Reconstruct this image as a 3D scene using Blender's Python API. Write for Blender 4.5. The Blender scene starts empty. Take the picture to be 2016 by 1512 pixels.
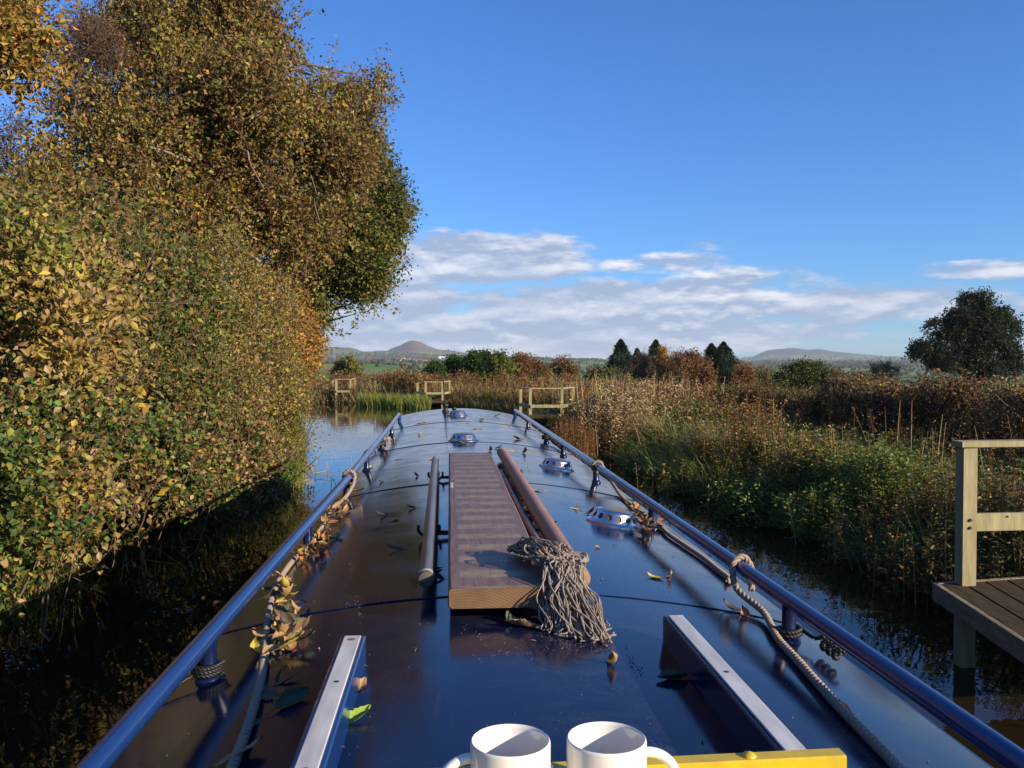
import bpy, math, random
import numpy as np
from mathutils import Vector

R = math.radians
sc = bpy.context.scene
# ---------------------------------------------------------------- camera
EYE = 2.15                      # metres above the water
F = 1743.0                      # focal length in photo pixels (2016 wide)
YAW, PITCH = 4.04, 1.38
cam = bpy.data.objects.new('camera', bpy.data.cameras.new('camera'))
sc.collection.objects.link(cam)
cam.data.lens = 36 * F / 2016
cam.data.clip_start = .05
cam.data.clip_end = 40000
cam.location = (0, 0, EYE)
cam.rotation_euler = (R(90 - PITCH), 0, R(-YAW))
sc.camera = cam
# ---------------------------------------------------------------- light
SUN_AZ, SUN_EL = 127.0, 19.0    # clockwise from the boat's axis (+Y)
sun = bpy.data.objects.new('sun', bpy.data.lights.new('sun', 'SUN'))
sc.collection.objects.link(sun)
sun.data.energy = 5.0
sun.data.angle = R(.5)
sun.data.color = (1.0, .84, .62)
sd = Vector((math.sin(R(SUN_AZ)) * math.cos(R(SUN_EL)), math.cos(R(SUN_AZ)) * math.cos(R(SUN_EL)), math.sin(R(SUN_EL))))
sun.rotation_euler = sd.to_track_quat('Z', 'Y').to_euler()
sc.view_settings.view_transform = 'Standard'
sc.view_settings.look = 'None'
sc.view_settings.gamma = 1
sc.view_settings.exposure = 0.62
sc.cycles.max_bounces = 6
sc.cycles.diffuse_bounces = 2
sc.cycles.glossy_bounces = 4
sc.cycles.transmission_bounces = 3
sc.cycles.volume_bounces = 0
sc.cycles.caustics_reflective = False
sc.cycles.caustics_refractive = False
sc.cycles.sample_clamp_indirect = 4


def az_of(px):
    return math.atan((px - 1008) / F) + R(YAW)


world = bpy.data.worlds.new('World')
sc.world = world
world.use_nodes = True


def build_world():
    nt = world.node_tree
    N, L = nt.nodes, nt.links
    N.clear()

    def n(t, **k):
        o = N.new(t)
        for a, b in k.items():
            setattr(o, a, b)
        return o

    def m(op, a, b=None, c=None, clamp=False):
        o = n('ShaderNodeMath', operation=op)
        o.use_clamp = clamp
        for i, v in enumerate((a, b, c)):
            if v is None:
                continue
            if isinstance(v, (int, float)):
                o.inputs[i].default_value = v
            else:
                L.new(v, o.inputs[i])
        return o.outputs[0]

    out = n('ShaderNodeOutputWorld')
    bg = n('ShaderNodeBackground')
    bg.inputs[1].default_value = .112
    L.new(bg.outputs[0], out.inputs[0])
    sky = n('ShaderNodeTexSky')
    sky.sky_type = 'NISHITA'
    sky.sun_disc = False
    sky.sun_elevation = R(SUN_EL)
    sky.sun_rotation = R(SUN_AZ)
    sky.air_density = 1.0
    sky.dust_density = .25
    sky.ozone_density = 3.0
    sky.altitude = 100
    tint = n('ShaderNodeMix', data_type='RGBA', blend_type='MULTIPLY')
    tint.inputs['Factor'].default_value = 1
    L.new(sky.outputs[0], tint.inputs['A'])
    tint.inputs['B'].default_value = (.365, .665, 1.11, 1)
    tc = n('ShaderNodeTexCoord')
    sep = n('ShaderNodeSeparateXYZ')
    L.new(tc.outputs['Generated'], sep.inputs[0])
    az = m('ARCTAN2', sep.outputs[0], sep.outputs[1])
    el = m('ARCSINE', sep.outputs[2])
    # cloud banks: (x, y, half width, half height, weight) in photo pixels -> angles
    blobs = [(950, 512, 230, 50, 1.15), (1090, 490, 110, 40, .7), (870, 520, 150, 45, .8), (700, 600, 260, 60, 1.1),
             (1290, 520, 170, 24, .65), (1420, 485, 80, 14, .4), (1230, 600, 420, 50, 1.1), (1480, 560, 170, 40, .7),
             (1680, 598, 300, 36, 1.0), (1960, 530, 110, 22, .8), (1000, 662, 640, 46, 1.05), (1900, 610, 260, 28, .7),
             (1350, 655, 380, 34, .95), (200, 470, 330, 110, .9), (-500, 520, 500, 120, .9), (2700, 560, 500, 60, .8),
             (1700, 655, 210, 12, .45)]
    tot = None
    for (x, y, w, h, wt) in blobs:
        a0 = az_of(x)
        e0 = (714 - y) / F * math.cos(math.atan((x - 1008) / F))
        da = m('MULTIPLY', m('SUBTRACT', az, a0), F / w)
        de = m('MULTIPLY', m('SUBTRACT', el, e0), F / h)
        q = m('ADD', m('MULTIPLY', da, da), m('MULTIPLY', de, de))
        g = m('MULTIPLY', m('MAXIMUM', m('SUBTRACT', 1.0, m('MULTIPLY', q, .6)), 0), wt)
        tot = g if tot is None else m('MAXIMUM', tot, g)
    # a band of broken cloud all the way round, low down
    comb = n('ShaderNodeCombineXYZ')
    L.new(m('MULTIPLY', az, 8.0), comb.inputs[0])
    L.new(m('MULTIPLY', el, 27.0), comb.inputs[1])

    def noise(scale, detail, rough, off=0.0):
        cb = n('ShaderNodeVectorMath', operation='ADD')
        L.new(comb.outputs[0], cb.inputs[0])
        cb.inputs[1].default_value = (0, off, 1.7)
        t = n('ShaderNodeTexNoise')
        t.inputs['Scale'].default_value = scale
        t.inputs['Detail'].default_value = detail
        t.inputs['Roughness'].default_value = rough
        L.new(cb.outputs[0], t.inputs['Vector'])
        return t.outputs[0]

    n1 = noise(1.6, 7, .58)
    n2 = noise(1.6, 7, .58, .22)
    d1 = m('ADD', tot, m('MULTIPLY', m('SUBTRACT', n1, .5), 1.7))
    mask = n('ShaderNodeMapRange')
    mask.interpolation_type = 'SMOOTHSTEP'
    L.new(m('MULTIPLY', d1, m('GREATER_THAN', tot, .001)), mask.inputs[0])
    mask.inputs[1].default_value = .29
    mask.inputs[2].default_value = .72
    # lit tops: density falls off upwards
    lit = n('ShaderNodeMapRange')
    L.new(m('SUBTRACT', n1, n2), lit.inputs[0])
    lit.inputs[1].default_value = -.06
    lit.inputs[2].default_value = .16
    wisp = noise(.7, 3, .5, 9.0)
    lit2 = m('MULTIPLY', lit.outputs[0], m('ADD', -.25, m('MULTIPLY', wisp, 1.9)), clamp=True)
    cc = n('ShaderNodeMix', data_type='RGBA')
    L.new(lit2, cc.inputs['Factor'])
    cc.inputs['A'].default_value = (2.2, 2.75, 3.9, 1)
    cc.inputs['B'].default_value = (5.9, 5.9, 6.2, 1)
    fin = n('ShaderNodeMix', data_type='RGBA')
    L.new(m('MULTIPLY', mask.outputs[0], .93), fin.inputs['Factor'])
    L.new(tint.outputs['Result'], fin.inputs['A'])
    L.new(cc.outputs['Result'], fin.inputs['B'])
    L.new(fin.outputs['Result'], bg.inputs[0])


build_world()

# ---------------------------------------------------------------- helpers
cosy, siny = math.cos(R(YAW)), math.sin(R(YAW))
cosp, sinp = math.cos(R(PITCH)), math.sin(R(PITCH))


def ray(px, py):
    u, v = (px - 1008) / F, (756 - py) / F
    f, z = cosp + v * sinp, v * cosp - sinp
    return Vector((u * cosy + f * siny, f * cosy - u * siny, z))


def at(px, py, y):
    """Point seen at a photo pixel, y metres ahead along the boat's axis."""
    r = ray(px, py)
    return Vector((0, 0, EYE)) + r * (y / r.y)


def at_z(px, py, z):
    r = ray(px, py)
    return Vector((0, 0, EYE)) + r * ((z - EYE) / r.z)


MATS = {}


def principled(name, col, rough=.6, metal=0, spec=.5, noise=None, bump=None, coat=0, sheen=0):
    """noise = (scale, colour2, amount, detail[, stretch vector]); bump = (scale, strength, distance[, stretch])"""
    mt = bpy.data.materials.new(name)
    mt.use_nodes = True
    nt = mt.node_tree
    b = nt.nodes['Principled BSDF']
    b.inputs['Base Color'].default_value = (*col, 1)
    b.inputs['Roughness'].default_value = rough
    b.inputs['Metallic'].default_value = metal
    b.inputs['Specular IOR Level'].default_value = spec
    b.inputs['Coat Weight'].default_value = coat
    b.inputs['Coat Roughness'].default_value = .05
    tc = nt.nodes.new('ShaderNodeTexCoord')

    def tex(scale, detail, stretch):
        mp = nt.nodes.new('ShaderNodeMapping')
        mp.inputs['Scale'].default_value = stretch
        nt.links.new(tc.outputs['Object'], mp.inputs[0])
        t = nt.nodes.new('ShaderNodeTexNoise')
        t.inputs['Scale'].default_value = scale
        t.inputs['Detail'].default_value = detail
        nt.links.new(mp.outputs[0], t.inputs['Vector'])
        return t

    if noise:
        sc_, c2, amt, det = noise[:4]
        st = noise[4] if len(noise) > 4 else (1, 1, 1)
        t = tex(sc_, det, st)
        mr = nt.nodes.new('ShaderNodeMapRange')
        mr.inputs[1].default_value = .5 - .5 * (1 - amt)
        mr.inputs[2].default_value = .5 + .5 * (1 - amt) + .01
        nt.links.new(t.outputs[0], mr.inputs[0])
        mx = nt.nodes.new('ShaderNodeMix')
        mx.data_type = 'RGBA'
        mx.inputs['A'].default_value = (*col, 1)
        mx.inputs['B'].default_value = (*c2, 1)
        nt.links.new(mr.outputs[0], mx.inputs['Factor'])
        nt.links.new(mx.outputs['Result'], b.inputs['Base Color'])
    if bump:
        st = bump[3] if len(bump) > 3 else (1, 1, 1)
        t = tex(bump[0], 4, st)
        bp = nt.nodes.new('ShaderNodeBump')
        bp.inputs['Strength'].default_value = bump[1]
        bp.inputs['Distance'].default_value = bump[2]
        nt.links.new(t.outputs[0], bp.inputs['Height'])
        nt.links.new(bp.outputs[0], b.inputs['Normal'])
    MATS[name] = mt
    return mt


def leaf_mat(name, trans=.3, rough=.5, spec=.3):
    mt = bpy.data.materials.new(name)
    mt.use_nodes = True
    nt = mt.node_tree
    b = nt.nodes['Principled BSDF']
    b.inputs['Roughness'].default_value = rough
    b.inputs['Specular IOR Level'].default_value = spec
    a = nt.nodes.new('ShaderNodeAttribute')
    a.attribute_name = 'tint'
    nt.links.new(a.outputs[0], b.inputs['Base Color'])
    if trans > 0:
        tr = nt.nodes.new('ShaderNodeBsdfTranslucent')
        nt.links.new(a.outputs[0], tr.inputs[0])
        mx = nt.nodes.new('ShaderNodeMixShader')
        mx.inputs[0].default_value = trans
        nt.links.new(b.outputs[0], mx.inputs[1])
        nt.links.new(tr.outputs[0], mx.inputs[2])
        nt.links.new(mx.outputs[0], nt.nodes['Material Output'].inputs[0])
    MATS[name] = mt
    return mt


def root_loc(p):
    l = Vector((0, 0, 0))
    while p is not None:
        l += p.location
        p = p.parent
    return l


def mesh_obj(name, V, sizes, idx, mat, parent=None, loc=None, tint=None, smooth=False, keep=False):
    """V world coordinates (N,3); sizes = loop count of each face; idx = flat vertex indices."""
    V = np.asarray(V, dtype=np.float32).reshape(-1, 3)
    o_ = root_loc(parent) if parent is not None else Vector((0, 0, 0))
    l_ = Vector(loc) if loc is not None else Vector((0, 0, 0))
    if not keep:
        V = V - np.array(o_ + l_, dtype=np.float32)
    me = bpy.data.meshes.new(name)
    sizes = np.asarray(sizes, dtype=np.int32)
    idx = np.asarray(idx, dtype=np.int32)
    me.vertices.add(len(V))
    me.vertices.foreach_set('co', V.ravel())
    me.loops.add(len(idx))
    me.loops.foreach_set('vertex_index', idx)
    me.polygons.add(len(sizes))
    st = np.zeros(len(sizes), dtype=np.int32)
    st[1:] = np.cumsum(sizes)[:-1]
    me.polygons.foreach_set('loop_start', st)
    me.polygons.foreach_set('loop_total', sizes)
    me.polygons.foreach_set('use_smooth', np.full(len(sizes), bool(smooth)))
    if tint is not None:
        at_ = me.attributes.new('tint', 'FLOAT_COLOR', 'POINT')
        c = np.ones((len(V), 4), dtype=np.float32)
        c[:, :3] = tint
        at_.data.foreach_set('color', c.ravel())
    me.update(calc_edges=True)
    me.validate()
    if mat is not None:
        me.materials.append(mat)
    o = bpy.data.objects.new(name, me)
    sc.collection.objects.link(o)
    o.location = l_
    if parent is not None:
        o.parent = parent
    return o


class MB:
    """Collects shapes, then links them as one mesh."""

    def __init__(s):
        s.V, s.Fc = [], []

    def add(s, vs, fs):
        b = len(s.V)
        s.V += [tuple(v) for v in vs]
        s.Fc += [tuple(i + b for i in f) for f in fs]
        return s

    def box(s, x0, x1, y0, y1, z0, z1, bev=0.0):
        if bev <= 0:
            v = [(x, y, z) for x in (x0, x1) for y in (y0, y1) for z in (z0, z1)]
            return s.add(v, [(0, 1, 3, 2), (4, 6, 7, 5), (0, 4, 5, 1), (2, 3, 7, 6), (0, 2, 6, 4), (1, 5, 7, 3)])
        # bevel the long edges seen from above: chamfered prism in z
        a = bev
        rings = []
        for (z, i) in ((z0, a), (z0 + a, 0), (z1 - a, 0), (z1, a)):
            rings.append([(x0 + i, y0 + i, z), (x1 - i, y0 + i, z), (x1 - i, y1 - i, z), (x0 + i, y1 - i, z)])
        v = [p for r in rings for p in r]
        f = [(3, 2, 1, 0), (12, 13, 14, 15)]
        for k in range(3):
            for j in range(4):
                f.append((k * 4 + j, k * 4 + (j + 1) % 4, k * 4 + 4 + (j + 1) % 4, k * 4 + 4 + j))
        return s.add(v, f)

    def beam(s, a, b, w, h, up=(0, 0, 1)):
        """Rectangular bar from a to b, w across, h along up."""
        a, b, up = Vector(a), Vector(b), Vector(up)
        d = (b - a).normalized()
        sx = d.cross(up).normalized()
        uz = sx.cross(d).normalized()
        v = []
        c = min(w, h) * .08
        prof = [(-w / 2 + c, -h / 2), (w / 2 - c, -h / 2), (w / 2, -h / 2 + c), (w / 2, h / 2 - c), (w / 2 - c, h / 2),
                (-w / 2 + c, h / 2), (-w / 2, h / 2 - c), (-w / 2, -h / 2 + c)]
        for p in (a, b):
            for (q, r) in prof:
                v.append(p + sx * q + uz * r)
        f = [tuple(range(7, -1, -1)), tuple(range(8, 16))]
        for j in range(8):
            f.append((j, (j + 1) % 8, 8 + (j + 1) % 8, 8 + j))
        return s.add(v, f)

    def tube(s, pts, rad, sides=8, cap=True):
        pts = [Vector(p) for p in pts]
        n = len(pts)
        if not hasattr(rad, '__len__'):
            rad = [rad] * n
        ref = None
        v = []
        for i, p in enumerate(pts):
            d = (pts[min(i + 1, n - 1)] - pts[max(i - 1, 0)])
            d = d.normalized() if d.length > 1e-9 else Vector((0, 0, 1))
            if ref is None:
                ref = d.orthogonal().normalized()
            ref = (ref - d * ref.dot(d))
            ref = ref.normalized() if ref.length > 1e-6 else d.orthogonal().normalized()
            bi = d.cross(ref)
            for k in range(sides):
                t = 2 * math.pi * k / sides
                v.append(p + (ref * math.cos(t) + bi * math.sin(t)) * rad[i])
        f = []
        for i in range(n - 1):
            for k in range(sides):
                a, b = i * sides + k, i * sides + (k + 1) % sides
                f.append((a, b, b + sides, a + sides))
        if cap:
            f.append(tuple(range(sides - 1, -1, -1)))
            f.append(tuple(range((n - 1) * sides, n * sides)))
        return s.add(v, f)

    def lathe(s, prof, c=(0, 0, 0), seg=32):
        c = Vector(c)
        v = []
        for (r, z) in prof:
            for k in range(seg):
                t = 2 * math.pi * k / seg
                v.append(c + Vector((r * math.cos(t), r * math.sin(t), z)))
        f = []
        for i in range(len(prof) - 1):
            for k in range(seg):
                a, b = i * seg + k, i * seg + (k + 1) % seg
                f.append((a, b, b + seg, a + seg))
        return s.add(v, f)

    def build(s, name, mat, parent=None, loc=None, smooth=False, keep=False, tint=None):
        o = mesh_obj(name, s.V, [len(f) for f in s.Fc], [i for f in s.Fc for i in f], mat, parent, loc,
                     smooth=smooth, keep=keep, tint=tint)
        return o


def smooth_by_angle(o, ang=35):
    me = o.data
    me.polygons.foreach_set('use_smooth', np.ones(len(me.polygons), dtype=bool))
    try:
        me.set_sharp_from_angle(angle=R(ang))
    except Exception:
        pass
    return o


def tag(o, label=None, cat=None, group=None, kind=None):
    if label:
        o['label'] = label
    if cat:
        o['category'] = cat
    if group:
        o['group'] = group
    if kind:
        o['kind'] = kind
    return o


def thing(name, label, cat, loc=(0, 0, 0), group=None):
    o = bpy.data.objects.new(name, None)
    o.empty_display_size = .1
    sc.collection.objects.link(o)
    o.location = loc
    return tag(o, label, cat, group)


def spline(pts, n):
    """Catmull-Rom through pts, n points."""
    P = [Vector(p) for p in pts]
    P = [P[0] * 2 - P[1]] + P + [P[-1] * 2 - P[-2]]
    out = []
    m_ = len(P) - 3
    for i in range(n):
        t = i / (n - 1) * m_
        k = min(int(t), m_ - 1)
        t -= k
        a, b, c, d = P[k:k + 4]
        out.append(.5 * ((2 * b) + (c - a) * t + (2 * a - 5 * b + 4 * c - d) * t * t + (3 * b - 3 * c + d - a) * t ** 3))
    return out


# ---------------------------------------------------------------- foliage
def pick(rng, pal, n):
    c = np.array([p[0] for p in pal], dtype=float)
    w = np.array([p[1] for p in pal], dtype=float)
    k = rng.choice(len(pal), n, p=w / w.sum())
    col = c[k] * rng.uniform(.75, 1.25, (n, 1)) * rng.uniform(.93, 1.07, (n, 3))
    return col


def nrmz(a):
    return a / np.maximum(np.linalg.norm(a, axis=-1, keepdims=True), 1e-9)


class Leaves:
    def __init__(s):
        s.P, s.C = [], []
        s.hi = []
        s.hc = []

    def quads(s, pos, axis, nrm, L, W, fold, col):
        axis = nrmz(axis)
        side = nrmz(np.cross(axis, nrm))
        nr = nrmz(np.cross(side, axis))
        L, W = np.asarray(L).reshape(-1, 1), np.asarray(W).reshape(-1, 1)
        a = pos
        b = pos + axis * L * .45 + side * W * .5 + nr * W * fold
        c = pos + axis * L - nr * L * .1
        d = pos + axis * L * .45 - side * W * .5 + nr * W * fold
        s.P.append(np.stack([a, b, c, d], 1))
        s.C.append(np.repeat(col[:, None, :], 4, 1))

    def shaped(s, pos, axis, nrm, L, W, fold, col, lobed=False):
        axis = nrmz(axis)
        side = nrmz(np.cross(axis, nrm))
        nr = nrmz(np.cross(side, axis))
        L, W = np.asarray(L).reshape(-1, 1), np.asarray(W).reshape(-1, 1)
        prof = [(.20, .30), (.46, .5), (.78, .24)]
        if lobed:
            prof = [(.12, .42), (.38, .52), (.7, .34)]
        pts = [pos]
        for sg in (1, -1):
            for (t, w) in prof:
                pts.append(pos + axis * L * t + side * W * w * sg + nr * (W * fold * w * 2 - L * .12 * t * t))
        pts.append(pos + axis * L - nr * L * .14)
        mid = pos + axis * L * .5 - nr * L * .03
        pts.append(mid)
        s.hi.append(np.stack(pts, 1))
        s.hc.append(np.repeat(col[:, None, :], 9, 1))

    def build(s, name, mat, parent=None, loc=None):
        V, C, sizes, idx = [], [], [], []
        nb = 0
        if s.P:
            p = np.concatenate(s.P).reshape(-1, 3)
            V.append(p)
            C.append(np.concatenate(s.C).reshape(-1, 3))
            sizes.append(np.full(len(p) // 4, 4))
            idx.append(np.arange(len(p)))
            nb = len(p)
        if s.hi:
            p = np.concatenate(s.hi)
            n = len(p)
            V.append(p.reshape(-1, 3))
            C.append(np.concatenate(s.hc).reshape(-1, 3))
            f = np.array([0, 1, 2, 8, 8, 2, 3, 7, 0, 8, 5, 4, 8, 7, 6, 5])
            sizes.append(np.full(n * 4, 4))
            idx.append((np.arange(n)[:, None] * 9 + f[None, :]).ravel() + nb)
        return mesh_obj(name, np.concatenate(V), np.concatenate(sizes), np.concatenate(idx), mat, parent, loc,
                        tint=np.concatenate(C))


def crown(rng, puffs, nspray, per, leaf, pal, slen=.4, shell=.3, hi=False, up=.5, aspect=.55, pal2=None, droop=0.0,
          spread=.35, outward=.8, L=None, lobed=False, size_var=(.65, 1.25), edge=.12, carve=0.0, carve_t=-.6):
    """Sprays of leaves spread through a set of ellipsoids (cx,cy,cz,rx,ry,rz)."""
    L = L or Leaves()
    pf = np.array(puffs, dtype=float)
    pf[:, 3:6] = np.maximum(pf[:, 3:6] * .4, pf[:, 3:6] - slen * .42)
    w = (pf[:, 3] * pf[:, 5]) * rng.uniform(.65, 1.35, len(pf))
    k = rng.choice(len(pf), nspray, p=w / w.sum())
    d = nrmz(rng.normal(size=(nspray, 3)))
    rad = (shell + (1 - shell) * rng.random(nspray)) ** (1 / 2.2)
    wob = 1 + .18 * np.sin(d[:, 0] * 5 + k) * np.cos(d[:, 2] * 6 + k * 2.3) + .12 * np.sin(d[:, 1] * 11 + k * 1.3)
    prot = np.where(rng.random(nspray) < edge, rng.uniform(1.05, 1.6, nspray), 1.0)
    base = pf[k, :3] + d * (rad * wob * prot)[:, None] * pf[k, 3:6]
    if carve > 0:
        q = base / carve
        cv = np.sin(q[:, 0] * 2.1 + 1.7 * np.sin(q[:, 2] * 1.3 + q[:, 1])) + np.sin(q[:, 2] * 2.6 + 1.3 * np.sin(q[:, 0] * 1.7)) + .7 * np.sin(q[:, 1] * 2.9 + q[:, 0] * 1.9 + q[:, 2])
        keep = (cv > carve_t) | (rng.random(nspray) < .16)
        base, d, k, rad = base[keep], d[keep], k[keep], rad[keep]
        nspray = len(base)
    sdir = nrmz(d * outward + rng.normal(size=(nspray, 3)) * .6 + np.array([0, 0, up - droop]))
    ln = slen * rng.uniform(.5, 1.3, nspray)
    # colour drifts from clump to clump
    cn = np.sin(base[:, 0] * 1.9 + 3 * np.sin(base[:, 2] * 1.3)) * np.cos(base[:, 2] * 2.1 + base[:, 1] * 1.1)
    t = rng.uniform(0, 1, (nspray, per))
    pos = base[:, None, :] + sdir[:, None, :] * (t * ln[:, None])[:, :, None]
    pos = pos + rng.normal(size=pos.shape) * slen * spread * .5
    if droop:
        pos[:, :, 2] -= droop * (t * ln[:, None]) ** 2
    axis = nrmz(np.repeat(sdir[:, None, :], per, 1) * .5 + rng.normal(size=pos.shape) * .75 + np.array([0, 0, -droop]))
    nr = nrmz(rng.normal(size=pos.shape) * .75 + np.array([.55, -.45, .5]))
    n = nspray * per
    col = pick(rng, pal, n)
    if pal2 is not None:
        c2 = pick(rng, pal2, n)
        mk = np.repeat((cn + rng.normal(size=nspray) * .25) > .25, per)
        col[mk] = c2[mk]
    col = col * np.repeat(rng.uniform(.8, 1.2, nspray), per)[:, None]
    sz = leaf * rng.uniform(*size_var, n)
    args = (pos.reshape(-1, 3), axis.reshape(-1, 3), nr.reshape(-1, 3), sz, sz * aspect * rng.uniform(.8, 1.25, n), .16, np.clip(col, .003, .8))
    if hi:
        L.shaped(*args, lobed=lobed)
    else:
        L.quads(*args)
    return L, base, sdir, ln


def blades(rng, base, h, w, pal, lean=.3, bend=.5, bias=(0, 0, 0), seg=3, tip=.1):
    """Strips: grass and reed blades. base (N,3); h, w arrays."""
    n = len(base)
    h = np.asarray(h) * np.ones(n)
    w = np.asarray(w) * np.ones(n)
    a = rng.uniform(0, 2 * np.pi, n)
    ld = np.stack([np.cos(a), np.sin(a), np.zeros(n)], 1)
    d0 = nrmz(np.array([0, 0, 1.0]) + ld * (rng.normal(size=n) * lean)[:, None] + np.array(bias))
    b2 = nrmz(np.stack([d0[:, 0], d0[:, 1], np.zeros(n)], 1) + 1e-4)
    bn = rng.uniform(.1, 1, n) * bend
    fa = rng.uniform(0, 2 * np.pi, n)
    side = np.stack([np.cos(fa), np.sin(fa), np.zeros(n)], 1)
    V = []
    for i in range(seg + 1):
        t = i / seg
        p = base + d0 * (h * t)[:, None] + b2 * (h * bn * t * t * .6)[:, None] - np.array([0, 0, 1.0]) * (h * bn * t * t * .45)[:, None]
        ww = w * (1 - (1 - tip) * t ** 1.5) * .5
        V.append(np.stack([p - side * ww[:, None], p + side * ww[:, None]], 1))
    V = np.concatenate(V, 1)
    col = np.clip(pick(rng, pal, n), .003, .8)
    C = np.repeat(col[:, None, :], 2 * (seg + 1), 1)
    f = []
    for i in range(seg):
        f += [2 * i, 2 * i + 1, 2 * i + 3, 2 * i + 2]
    idx = (np.arange(n)[:, None] * 2 * (seg + 1) + np.array(f)[None, :]).ravel()
    return V.reshape(-1, 3), C.reshape(-1, 3), np.full(n * seg, 4), idx, d0


class Bag:
    def __init__(s):
        s.V, s.C, s.S, s.I, s.n = [], [], [], [], 0

    def add(s, V, C, S, I, *_):
        s.V.append(V)
        s.C.append(C)
        s.S.append(S)
        s.I.append(I + s.n)
        s.n += len(V)
        return s

    def leaves(s, L):
        if L.P:
            p = np.concatenate(L.P).reshape(-1, 3)
            s.add(p, np.concatenate(L.C).reshape(-1, 3), np.full(len(p) // 4, 4), np.arange(len(p)))
        if L.hi:
            p = np.concatenate(L.hi)
            f = np.array([0, 1, 2, 8, 8, 2, 3, 7, 0, 8, 5, 4, 8, 7, 6, 5])
            s.add(p.reshape(-1, 3), np.concatenate(L.hc).reshape(-1, 3), np.full(len(p) * 4, 4),
                  (np.arange(len(p))[:, None] * 9 + f[None, :]).ravel())
        return s

    def build(s, name, mat, parent=None, loc=None):
        return mesh_obj(name, np.concatenate(s.V), np.concatenate(s.S), np.concatenate(s.I), mat, parent, loc,
                        tint=np.concatenate(s.C))


def px_puffs(rng, lst, copies=2, dd=1.5, squash=1.0):
    """(px, py, distance, radius px) -> ellipsoids, repeated in depth so the crown is as deep as it is wide."""
    out = []
    for (x, y, d, r) in lst:
        rr = r * d / F
        for c in range(copies + 1):
            e = 0 if c == 0 else rng.uniform(-.4, 1) * dd * (1 if c % 2 else 1.6)
            jx, jy = (0, 0) if c == 0 else rng.normal(size=2) * r * .25
            p = at(x + jx, y + jy, d + e)
            q = rr * (1 if c == 0 else rng.uniform(.7, 1.0))
            out.append((p.x, p.y, p.z, q, q * 1.15, q * squash))
    return out


def limbs(rng, trunk_pts, trunk_r, puffs, rmin=.02, frac=1.0, sides=6, r0=.35):
    """Trunk plus one bent limb to each chosen puff. Returns two builders."""
    tb, lb = MB(), MB()
    tp = spline(trunk_pts, 14)
    rr = [trunk_r * (1 - .72 * i / 13) * (1 + (.35 if i == 0 else .1 if i == 1 else 0)) for i in range(14)]
    tp2 = [p + Vector((rng.normal() * trunk_r * .12, rng.normal() * trunk_r * .12, 0)) for p in tp]
    tb.tube(tp2, rr, 10)
    for q in puffs:
        if rng.random() > frac:
            continue
        c = Vector(q[:3])
        best = min(range(3, 14), key=lambda i: (tp2[i] - c).length + max(0, tp2[i].z - c.z + .3) * 2)
        a = tp2[best]
        e = a + (c - a) * .84
        ln = (e - a).length
        if ln < .3 or a.z > c.z + .3:
            continue
        m1 = a + (e - a) * .33 + Vector((rng.normal(), rng.normal(), rng.normal() + .5)) * ln * .05
        m2 = a + (e - a) * .68 + Vector((rng.normal(), rng.normal(), rng.normal() + .3)) * ln * .045
        ra = min(rr[best] * .6, r0 * ln * .09 + rmin)
        pts = spline([a, m1, m2, e], 8)
        lb.tube(pts, [ra + (rmin * .5 - ra) * i / 7 for i in range(8)], sides, cap=False)
        # sub-limbs fan out into the puff
        for j in range(3):
            s0 = pts[4 + j]
            dr = ((e - a).normalized() + Vector((rng.normal(), rng.normal(), rng.normal())) * .45).normalized() * q[3] * .4
            lb.tube([s0, s0 + dr * .5 + Vector((0, 0, .05)), s0 + dr], [rmin * .8, rmin * .55, rmin * .25], 4, cap=False)
    return tb, lb


def twig_mesh(rng, base, sdir, ln, rad, frac, back=.6):
    k = np.nonzero(rng.random(len(base)) < frac)[0]
    b, d, l = base[k], sdir[k], ln[k][:, None]
    a = b - d * l * back + rng.normal(size=b.shape) * l * .2
    m_ = b + rng.normal(size=b.shape) * l * .05
    e = b + d * l
    V = []
    fa = nrmz(np.cross(d, rng.normal(size=d.shape)))
    fb = np.cross(d, fa)
    for (p, r_) in ((a, rad), (m_, rad * .7), (e, rad * .35)):
        for t in (0, 2.1, 4.2):
            V.append(p + (fa * math.cos(t) + fb * math.sin(t)) * r_)
    V = np.stack(V, 1)
    f = []
    for i in range(2):
        for j in range(3):
            f += [i * 3 + j, i * 3 + (j + 1) % 3, i * 3 + 3 + (j + 1) % 3, i * 3 + 3 + j]
    idx = (np.arange(len(k))[:, None] * 9 + np.array(f)[None, :]).ravel()
    return V.reshape(-1, 3), np.full(len(k) * 6, 4), idx


# ---------------------------------------------------------------- materials
leafM = leaf_mat('leaf_surface', .34)
dryM = leaf_mat('dry_stem_surface', .12, .7, .15)
needleM = leaf_mat('needle_surface', .05, .8, .03)
barkM = principled('bark', (.085, .065, .045), .9, noise=(9, (.16, .13, .10), .5, 5), bump=(14, .6, .02, (1, 1, .3)))
paleBarkM = principled('pale_bark', (.17, .135, .095), .85, noise=(12, (.34, .30, .24), .4, 4), bump=(20, .4, .01))
twigM = principled('twig', (.13, .085, .055), .85)
woodM = principled('weathered_timber', (.44, .37, .19), .85, noise=(4, (.20, .17, .085), .4, 6, (6, 6, .7)), bump=(26, .35, .006, (4, 4, .5)))
deckM = principled('wet_timber', (.035, .025, .012), .9, spec=.1, noise=(6, (.09, .07, .035), .5, 6, (5, .8, 5)), bump=(24, .4, .006, (4, .5, 4)))

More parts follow.
